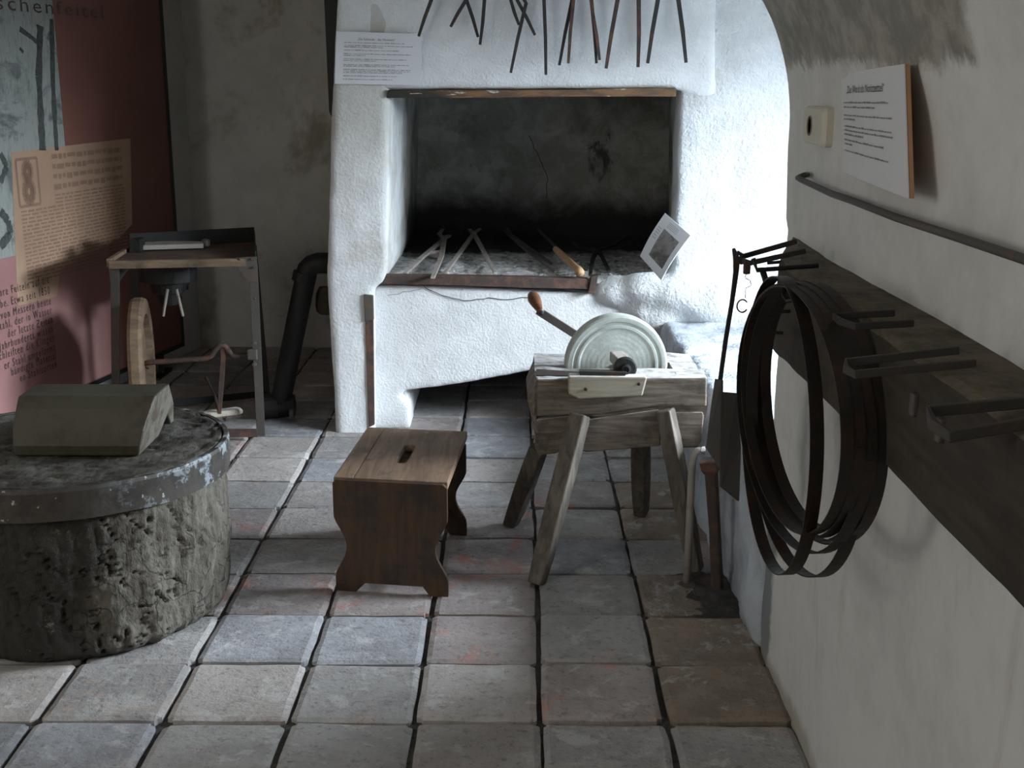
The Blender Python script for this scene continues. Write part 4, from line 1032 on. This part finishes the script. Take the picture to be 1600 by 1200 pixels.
# ================================================================== GRINDSTONE TRESTLE
zg = 0.59
gr = thing('grindstone_trestle', 'hewn wooden trestle on four splayed legs carrying a round grindstone', 'grindstone', (0.3, 3.72, 0))
LF, RF = aZ(836, 592, zg), aZ(1106, 592, zg); RBk, LBk = aZ(1088, 556, zg), aZ(832, 553, zg)
yf, yb = (LF.y + RF.y) / 2, LBk.y
xl, xr_ = LF.x, RF.x
print('trestle', LF, RF, LBk, RBk)
zl_ = 0.375
wx0, wx1 = aZ(880, 575, zg).x + 0.0, aZ(1046, 575, zg).x
ym = (yf + yb) / 2
th = 0.030   # half slot
bm = NB()
def hewn(lo, hi, cuts=9, jit=.007): box(bm, lo, hi, cuts=cuts, jit=jit, jsc=16)
hewn((xl, yf, zl_ + .10), (xr_, ym - th - .01, zg))
hewn((xl + .01, ym + th + .03, zl_ + .02), (xr_ - .03, yb, zg))
hewn((xl, yf, zl_ + .10), (wx0 + .01, yb, zg)); hewn((wx1 + .01, yf, zl_ + .10), (xr_ - .01, yb, zg))
hewn((xl + .012, yf + .02, zl_ + .02), (xr_ - .02, yb, zl_ + .16))
body = obj('body', bm, M['hewn'], gr, bevel=0.0)
# hewn left end with its blunt point
bm = NB()
e = [Vector((xl + .005, yf, zg - .004)), Vector((xl + .005, yb, zg - .004)), Vector((xl + .005, yb, zl_ + .03)), Vector((xl + .005, yf, zl_ + .02))]
inn = [Vector((xl - .022, yf + .05, zl_ + .14)), Vector((xl - .026, yb - .03, zl_ + .14))]
V_ = [bm.verts.new(p) for p in e + inn]
for f_ in ((0, 1, 5, 4), (3, 4, 5, 2), (0, 4, 3), (1, 2, 5), (0, 3, 2, 1)): bm.faces.new([V_[i] for i in f_])
obj('body_end', bm, M['hewn'], gr, bevel=.006)
# lower slabs of the split log, a gap above them
bm = NB()
def slab(pts, y0, dpt):
    f1, f2 = prism(bm, [aY(x, y, y0) for x, y in pts], (0, dpt, 0))
slab([(838, 656), (890, 650), (884, 702), (868, 709), (842, 712), (836, 700)], yf - .004, .10)
slab([(918, 656), (1030, 640), (1032, 697), (915, 707), (905, 700)], yf - .006, .10)
slab([(1044, 645), (1098, 644), (1100, 650), (1096, 690), (1090, 700), (1046, 700)], yf - .004, .10)
obj('lower_slab', bm, M['hewn'], gr, bevel=.004)
bm = NB(); slab([(838, 592), (1105, 590), (1104, 636), (1030, 634), (940, 648), (840, 650)], yf - .010, .05); obj('front_slab', bm, M['hewn'], gr, bevel=.005)
for tp, bt, wd, nm in (((906, 650, yf - .012), (838, 914), .062, 0), ((1040, 642, yf - .012), (1088, 893), .056, 0), ((842, 700, yf + .20), (798, 821), .060, 1), ((1001, 690, yf + .26), (1002, 804), .058, 1)):
    a = aY(*tp); b_ = aZ(*bt, 0.0); b_ = b_ + Vector((0, 0, 0.0))
    d = (b_ - a).normalized()
    bm = NB(); pts = [a - d * 0.005, a.lerp(b_, .2), a.lerp(b_, .5), a.lerp(b_, .8), b_ - Vector((0, 0, -.004))]
    sweep(bm, pts, [0.95, 1.0, 1.0, .92, .80], flat_=(wd * .85, wd), up=(0.5, 1, 0)); o = obj('leg', bm, M['hewn_leg'], gr, bevel=.005)
# the stone
wR = 0.160
wcx, wcz = (aZ(963, 575, zg)).x, zg + .004
ax_ = Vector((0.10, -1, 0)).normalized(); T2 = 0.028
stone_c = Vector((wcx, ym + 0.005, wcz))
bm = NB()
lathe(bm, [(0.02, -T2), (wR - .012, -T2), (wR - .002, -T2 + .004), (wR, 0), (wR - .002, T2 - .004), (wR - .008, T2), (wR - .020, T2), (wR - .024, T2 - .004), (wR - .030, T2 - .004), (wR - .034, T2 - .001), (wR - .040, T2 - .001), (wR - .046, T2 - .005), (0.06, T2 - .006), (0.02, T2 - .006)], stone_c, ax_, 72)
o = obj('stone', bm, M['grindstone'], gr, loc=tuple(stone_c), smooth=True)
o.modifiers.new('es', 'EDGE_SPLIT').split_angle = math.radians(28)
# axle, bearing and hub in front
hb = aY(980, 573, yf + .02)
bm = NB(); sweep(bm, [stone_c + ax_ * -.22, stone_c + ax_ * .14], .010, 12); obj('axle', bm, M['iron'], gr, smooth=True)
fx = stone_c + ax_ * .10
bm = NB(); c_ = aY(973, 568, yf + .015)
sweep(bm, [aY(962, 556, ym - T2 - .012), aY(979, 573, yf + .02)], 1, flat_=(.040, .032)); obj('bearing_block', bm, M['iron_pale'], gr, bevel=.004)
bm = NB(); lathe(bm, [(0.012, -.006), (0.033, -.004), (0.035, .0), (0.034, .014), (0.030, .016), (0.016, .016), (0.015, .024), (.009, .026), (.006, .020)], aY(976, 575, yf + .01), ax_, 28); obj('hub_disc', bm, M['iron_black'], gr)
bm = NB(); prism(bm, [aY(x, y, yf - .030) for x, y in ((906, 580), (980, 582), (976, 589), (906, 588))], (0, .03, 0)); obj('iron_strap', bm, M['iron'], gr, bevel=.001)
bm = NB(); prism(bm, [aZ(x, y, zg + .003) for x, y in ((838, 578), (905, 582), (952, 585), (952, 589), (838, 588))], (0, 0, .003)); obj('iron_plate', bm, M['iron'], gr)
bm = NB()
prism(bm, [aY(x, y, yf - .040) for x, y in ((888, 588), (903, 588), (1010, 589), (1011, 592), (1004, 619), (905, 624), (888, 616))], (0, .045, 0)); obj('rest_block', bm, M['pale_wood'], gr, bevel=.005)['label'] = 'pale nailed wooden rest block on the front'
for px, py in ((915, 608), (998, 600)):
    bm = NB(); lathe(bm, [(.005, 0), (.005, .003), (.001, .004)], aY(px, py, yf - .041), (0, -1, 0), 8); obj('nail', bm, M['iron'], gr)
# crank behind
k0 = stone_c + ax_ * -.12; yk = k0.y
arm_end = aY(840, 485, yk)
bm = NB(); sweep(bm, [k0, arm_end], 1, flat_=(.009, .026), up=(0, 0, 1)); obj('crank_arm', bm, M['iron_grey'], gr, bevel=.002)
h0 = aY(845, 488, yk - .01); h1 = aY(831, 460, yk + .10)
ax2 = (h1 - h0); ln = ax2.length
bm = NB(); lathe(bm, [(.007, 0), (.013, .004), (.010, .016), (.013, .03), (.019, ln * .55), (.021, ln * .75), (.017, ln * .93), (.006, ln)], h0, ax2, 18); obj('crank_knob', bm, M['knob_wood'], gr, smooth=True)
bm = NB(); lathe(bm, [(.008, 0), (.008, .006), (.003, .008)], aY(846, 489, yk - .012), (0, -1, 0), 10); obj('rivet', bm, M['iron'], gr)

# ================================================================== bars standing in the corner
pi_ = thing('rusty_post', 'rusty iron post with a square cap standing between trestle and ledge', 'post', aZ(1121, 922, 0))
bm = NB(); b0 = aZ(1121, 922, 0); t0 = aY(1111, 735, b0.y + .02)
sweep(bm, [b0, b0.lerp(t0, .5) + Vector((.002, 0, 0)), t0], [.95, .9, 1], flat_=(.034, .034), up=(.5, 1, 0)); obj('shaft', bm, M['iron_rust'], pi_, bevel=.008)
bm = NB(); sweep(bm, [t0 - Vector((0, 0, .012)), t0 + Vector((0, 0, .004)), aY(1108, 718, b0.y + .02)], [.9, 1.35, 1.45], flat_=(.034, .034), up=(.5, 1, 0)); obj('cap', bm, M['iron_rust'], pi_, bevel=.004)
gb = thing('bent_grey_bar', 'thin grey iron bar with bent top leaning beside the rusty post', 'bar', aZ(1073, 912, 0))
b0 = aZ(1073, 912, 0); yt = b0.y + .04
bm = NB(); sweep(bm, [b0, aY(1078, 800, yt - .02), aY(1081, 730, yt), aY(1083, 712, yt), aY(1089, 705, yt), aY(1102, 703, yt)], .011, 10); obj('bar', bm, M['iron_pale'], gb, smooth=True)
bm = NB(); rg = random.Random(2)
sweep(bm, [aY(1096, 698, yt) , aY(1094, 706, yt - .015), aY(1100, 709, yt - .02), aY(1103, 702, yt)], .0015, 5); obj('wire', bm, M['iron'], gb)
# soil heaped in the corner
bm = NB()
def soil(a_, b_):
    x = 0.44 + .24 * a_; y = 3.12 + .42 * b_
    e_ = math.sin(math.pi * a_) * math.sin(math.pi * b_)
    return Vector((x, y, -0.012 + .030 * e_ * (0.6 + .6 * fb((x, y, 0), 14, 5))))
grid(bm, 40, 50, soil); tag(obj('loose_soil', bm, M['mortar'], smooth=True), 'dark loose soil and grit at the foot of the rusty post', 'soil', kind='stuff')

# ================================================================== BEAM ON THE RIGHT WALL
beam = thing('tool_beam', 'dark heavy wooden beam fixed along the right wall with iron prongs', 'beam', (0.58, 1.8, 0.9))
bx0, bx1, bz0, bz1 = 0.532, 0.660, 0.905, 1.090
bm = NB()
def bmf(i, cs):  # cross-section rings along Y
    pass
ny = 70; ringsB = []
for i in range(ny + 1):
    s_ = i / ny; ring = []
    cs = [(bx1, bz0), (bx0 + .006, bz0), (bx0, bz0 + .006)] + [(bx0, bz0 + (bz1 - bz0) * k / 6) for k in range(1, 6)] + [(bx0 + .001, bz1 - .008), (bx0 + .012, bz1)] + [(bx0 + (bx1 - bx0) * k / 4, bz1) for k in range(1, 5)]
    for x, z in cs:
        yend = 2.50 + (x - bx0) / (bx1 - bx0) * 0.44
        y = 0.25 + (yend - 0.25) * s_
        q = Vector((x, y, z)); d = noise.noise_vector(q * 12) * .003 + noise.noise_vector(q * 3) * .003
        if s_ > .97: d *= 1.5
        if x >= bx1 - .001: d *= 0
        ring.append(bm.verts.new(q + d))
    ringsB.append(ring)
for A, B_ in zip(ringsB, ringsB[1:]):
    for j in range(len(A) - 1): bm.faces.new((A[j], A[j + 1], B_[j + 1], B_[j]))
    bm.faces.new((A[-1], A[0], B_[0], B_[-1]))
bm.faces.new(ringsB[0][::-1]); bm.faces.new(ringsB[-1])
obj('timber', bm, M['beam_wood'], beam, smooth=False)
def prong_pair(r1, t1, r2, t2, mat='iron', w_=.008):
    A1 = aX(*r1, bx0 + .012); A2 = aX(*r2, bx0 + .012)
    T1 = aY(*t1, A1.y - .004); T2_ = aY(*t2, A2.y - .004)
    bm = NB(); sweep(bm, [A1 + Vector((.03, 0, 0)), T1, T1.lerp(T2_, .5) + (T1 - A1).normalized() * .006, T2_, A2 + Vector((.03, 0, 0))], 1, flat_=(w_ * .8, w_ * 1.3))
    return obj('bracket', bm, M[mat], beam, bevel=.001, bseg=1)
prong_pair((1367, 489), (1302, 494), (1395, 505), (1336, 510))
prong_pair((1462, 547), (1322, 566), (1487, 567), (1335, 585), 'sheet_iron')
prong_pair((1588, 626), (1450, 642), (1612, 652), (1482, 682), 'sheet_iron', .010)
prong_pair((1222, 377), (1160, 401), (1235, 392), (1172, 411))
def nail(r1, t1, up=None, r_=.0035):
    A1 = aX(*r1, bx0 + .010); T1 = aY(*t1, A1.y); pts = [A1 + Vector((.02, 0, 0)), T1]
    if up: pts.append(aY(*up, A1.y))
    bm = NB(); sweep(bm, pts, r_, 8); return obj('hook', bm, M['iron_black'], beam, smooth=True)
hook = nail((1262, 415), (1183, 422), (1177, 404), .0045)
nail((1243, 485), (1200, 488)); nail((1232, 521), (1193, 519)); nail((1220, 408), (1199, 411))
# U clamp plates seen on the front
for px, py in ((1427, 632), (1468, 672)):
    bm = NB(); p = aX(px, py, bx0 - .004); box(bm, p - Vector((.004, .008, .016)), p + Vector((.006, .008, .016))); obj('clamp', bm, M['iron_grey'], beam, bevel=.003)

# band steel coil
yL, yR = 2.30, 1.70
Lp = aY(1170, 620, yL); Rp = aY(1356, 620, yR)
cc = (Lp + Rp) / 2; dd = (Rp - Lp); dd.z = 0; wdt = dd.length / 2; dd.normalize(); nrm = Vector((dd.y, -dd.x, 0))
if nrm.x > 0: nrm = -nrm
print('coil', Lp, Rp, wdt)
ztop = aY(1225, 427, 2.12).z; zbot = aY(1290, 832, 1.98).z
coil = thing('steel_band_coil', 'large coil of dark flat steel band hanging from a hook of the beam', 'coil', (cc.x, cc.y, ztop))
def hoop(cx_, hz0, hz1, a_, off, wd=.011, twist=0.0, n=72, nm='band', skew=0.0, ang=0.0):
    bm = NB(); cz = (hz0 + hz1) / 2; bz = (hz1 - hz0) / 2; inn, out = [], []
    dr = (Matrix.Rotation(ang, 3, 'Z') @ dd); nr_ = (Matrix.Rotation(ang, 3, 'Z') @ nrm)
    for i in range(n):
        t_ = 2 * math.pi * i / n; ce_, se = math.cos(t_), math.sin(t_)
        p = cc + dr * (cx_ + a_ * ce_ * (1 + .0) + skew * (1 - se) * .5) ; p = Vector((p.x, p.y, cz + bz * se)) + nr_ * (off + twist * ce_)
        rad = (dr * ce_ * bz + Vector((0, 0, se * a_))).normalized()
        for L, h in ((inn, -.0012), (out, .0012)):
            L.append((bm.verts.new(p + rad * h - nr_ * wd), bm.verts.new(p + rad * h + nr_ * wd)))
    for i in range(n):
        k = (i + 1) % n
        bm.faces.new((out[i][0], out[k][0], out[k][1], out[i][1])); bm.faces.new((inn[i][0], inn[i][1], inn[k][1], inn[k][0]))
        bm.faces.new((out[i][1], out[k][1], inn[k][1], inn[i][1])); bm.faces.new((out[i][0], inn[i][0], inn[k][0], out[k][0]))
    return obj(nm, bm, M['coil_iron'], coil)
for k in range(4):
    hoop(0.0 + .004 * k, zbot + .008 * k, ztop - .002 * k, wdt - .003 * k, -.022 + .014 * k, .0095, .004 * (k - 1.5))
hoop(-.004, zbot - .018, ztop - .004, wdt - .006, .006, .010, -.010)
hoop(.006, zbot + .030, ztop - .010, wdt - .016, -.012, .010, .012)
hoop(-.055, aY(1225, 860, 2.1).z, ztop + .002, wdt * .80, .02, .011, .012, skew=0.02)
hoop(-.020, aY(1262, 880, 2.0).z, ztop - .002, wdt * .84, -.005, .011, -.012, skew=0.03)
bm = NB(); p = aY(1196, 436, 2.29); sweep(bm, [aY(1192, 424, 2.29), aY(1197, 440, 2.26), aY(1210, 460, 2.24)], 1, flat_=(.010, .006)); obj('clip', bm, M['iron_black'], coil)
bm = NB(); sweep(bm, [aY(1226, 443, 2.1), aY(1224, 462, 2.08), aY(1230, 470, 2.06), aY(1243, 468, 2.05)], .004, 6); obj('tie_wire', bm, M['iron_black'], coil)

# coal shovel hanging from the far prongs
YS = 2.50
shv = thing('hanging_shovel', 'long-handled iron shovel with folded blade hanging from the far prongs', 'shovel', tuple(aY(1150, 400, YS)))
bm = NB(); sweep(bm, [aY(1146, 388, YS), aY(1151, 404, YS), aY(1150, 425, YS), aY(1144, 470, YS), aY(1134, 530, YS), aY(1125, 596, YS)], [.7, 1.5, 1.2, 1, 1, 1], flat_=(.009, .007), up=(0, 1, 0)); obj('handle', bm, M['iron'], shv, bevel=.001, bseg=1)
bm = NB(); sweep(bm, [aY(1150, 399, YS), aY(1154, 395, YS - .005), aY(1159, 398, YS - .005), aY(1159, 412, YS)], .005, 8); obj('hook', bm, M['iron'], shv)
def plate(nm, pts, mat):
    bm = NB(); q = [aY(x, y, Y) for x, y, Y in pts]; n_ = (q[1] - q[0]).cross(q[-1] - q[0]).normalized(); f1, f2 = prism(bm, q, n_ * .004); bmesh.ops.triangulate(bm, faces=[f1, f2]); return obj(nm, bm, M[mat], shv)
plate('blade', [(1117, 592, 2.53), (1127, 594, 2.47), (1127, 614, 2.47), (1125, 733, 2.47), (1103, 700, 2.56), (1110, 640, 2.55)], 'sheet_iron')
plate('blade_side', [(1127, 612, 2.47), (1151, 614, 2.56), (1158, 700, 2.56), (1155, 783, 2.56), (1127, 760, 2.47)], 'sheet_iron')
bm = NB(); c_ = aY(1167, 417, 2.46); box(bm, c_ - Vector((.007, .005, .015)), c_ + Vector((.007, .005, .013)))
lk = thing('rusty_padlock', 'small rusty padlock hanging with thin wire from the far prongs', 'padlock', tuple(c_))
obj('body', bm, M['iron_rust'], lk, bevel=.003)
bm = NB(); rg = random.Random(8); wpts = [aY(1165 + rg.uniform(-1, 1) + (8 if 436 < y < 448 else 0), y, 2.46) for y in range(426, 462, 3)] + [aY(1164, 466, 2.46)]
sweep(bm, wpts, .0009, 5); obj('wire', bm, M['iron'], lk)
bm = NB(); c_ = aY(1160, 478, 2.45); sweep(bm, [c_ + Vector((.011 * math.cos(a_), 0, .013 * math.sin(a_))) for a_ in [k * math.pi / 8 + .6 for k in range(14)]], .0018, 6); obj('ring', bm, M['iron_black'], lk)

# iron rod along the wall
bm = NB()
rp = [aX(1262, 273, .655), aX(1256, 274, .625), aX(1247, 278, .612), aX(1252, 281, .610), aX(1300, 303, .612), aX(1330, 313, .610), aX(1400, 340, .611), aX(1500, 372, .612), aX(1600, 405, .612)]
dlast = (rp[-1] - rp[-2]).normalized(); rp.append(rp[-1] + dlast * .7)
rod = thing('wall_rod', 'long thin iron rod fixed to the right wall above the beam', 'rod', tuple(rp[0]))
sweep(bm, rp, .0065, 10); obj('bar', bm, M['beam_wood'] if False else M['iron_grey'], rod, smooth=True)
bm = NB(); sweep(bm, [rp[-1], rp[-1] + Vector((.05, 0, 0))], .0055, 8); obj('bracket', bm, M['iron'], rod)

# socket
c_ = aX(1284, 197, .640)
so = thing('wall_socket', 'cream surface socket on the right wall left of the curling sheet', 'socket', tuple(c_))
u_ = Vector((0, -1, 0)); hw, hh = abs(aX(1268, 197, .64).y - aX(1301, 197, .64).y) / 2, .040
tiltv = Vector((0, -1, .0))
def rr(wd, hg, r_=.3, n=6):
    out = []
    for sx_, sz_, a0 in ((1, 1, 0), (-1, 1, math.pi / 2), (-1, -1, math.pi), (1, -1, 1.5 * math.pi)):
        for k in range(n + 1):
            a_ = a0 + k / n * math.pi / 2; q = min(wd, hg) * r_; out.append((sx_ * (wd - q) + q * math.cos(a_), sz_ * (hg - q) + q * math.sin(a_)))
    return out
def ringw(pts, x): return [Vector((x, c_.y - p[0], c_.z + p[1])) for p in pts]
bm = NB(); L0_, L1_, L2_ = ringw(rr(hw, hh), .652), ringw(rr(hw, hh), .628), ringw(rr(hw * .88, hh * .88), .620)
Rs = [[bm.verts.new(p) for p in L] for L in (L0_, L1_, L2_)]
for A, B_ in zip(Rs, Rs[1:]):
    for j in range(len(A)): bm.faces.new((A[j], A[(j + 1) % len(A)], B_[(j + 1) % len(A)], B_[j]))
bm.faces.new(Rs[-1]); obj('cover', bm, M['socket'], so, smooth=False)
cp = Vector((.620, c_.y + hw * .25, c_.z))
bm = NB(); lathe(bm, [(.021, .001), (.021, -.002), (.018, -.0021), (.017, .0)], cp, (1, 0, 0), 24); obj('socket_well', bm, M['socket_dark'], so)
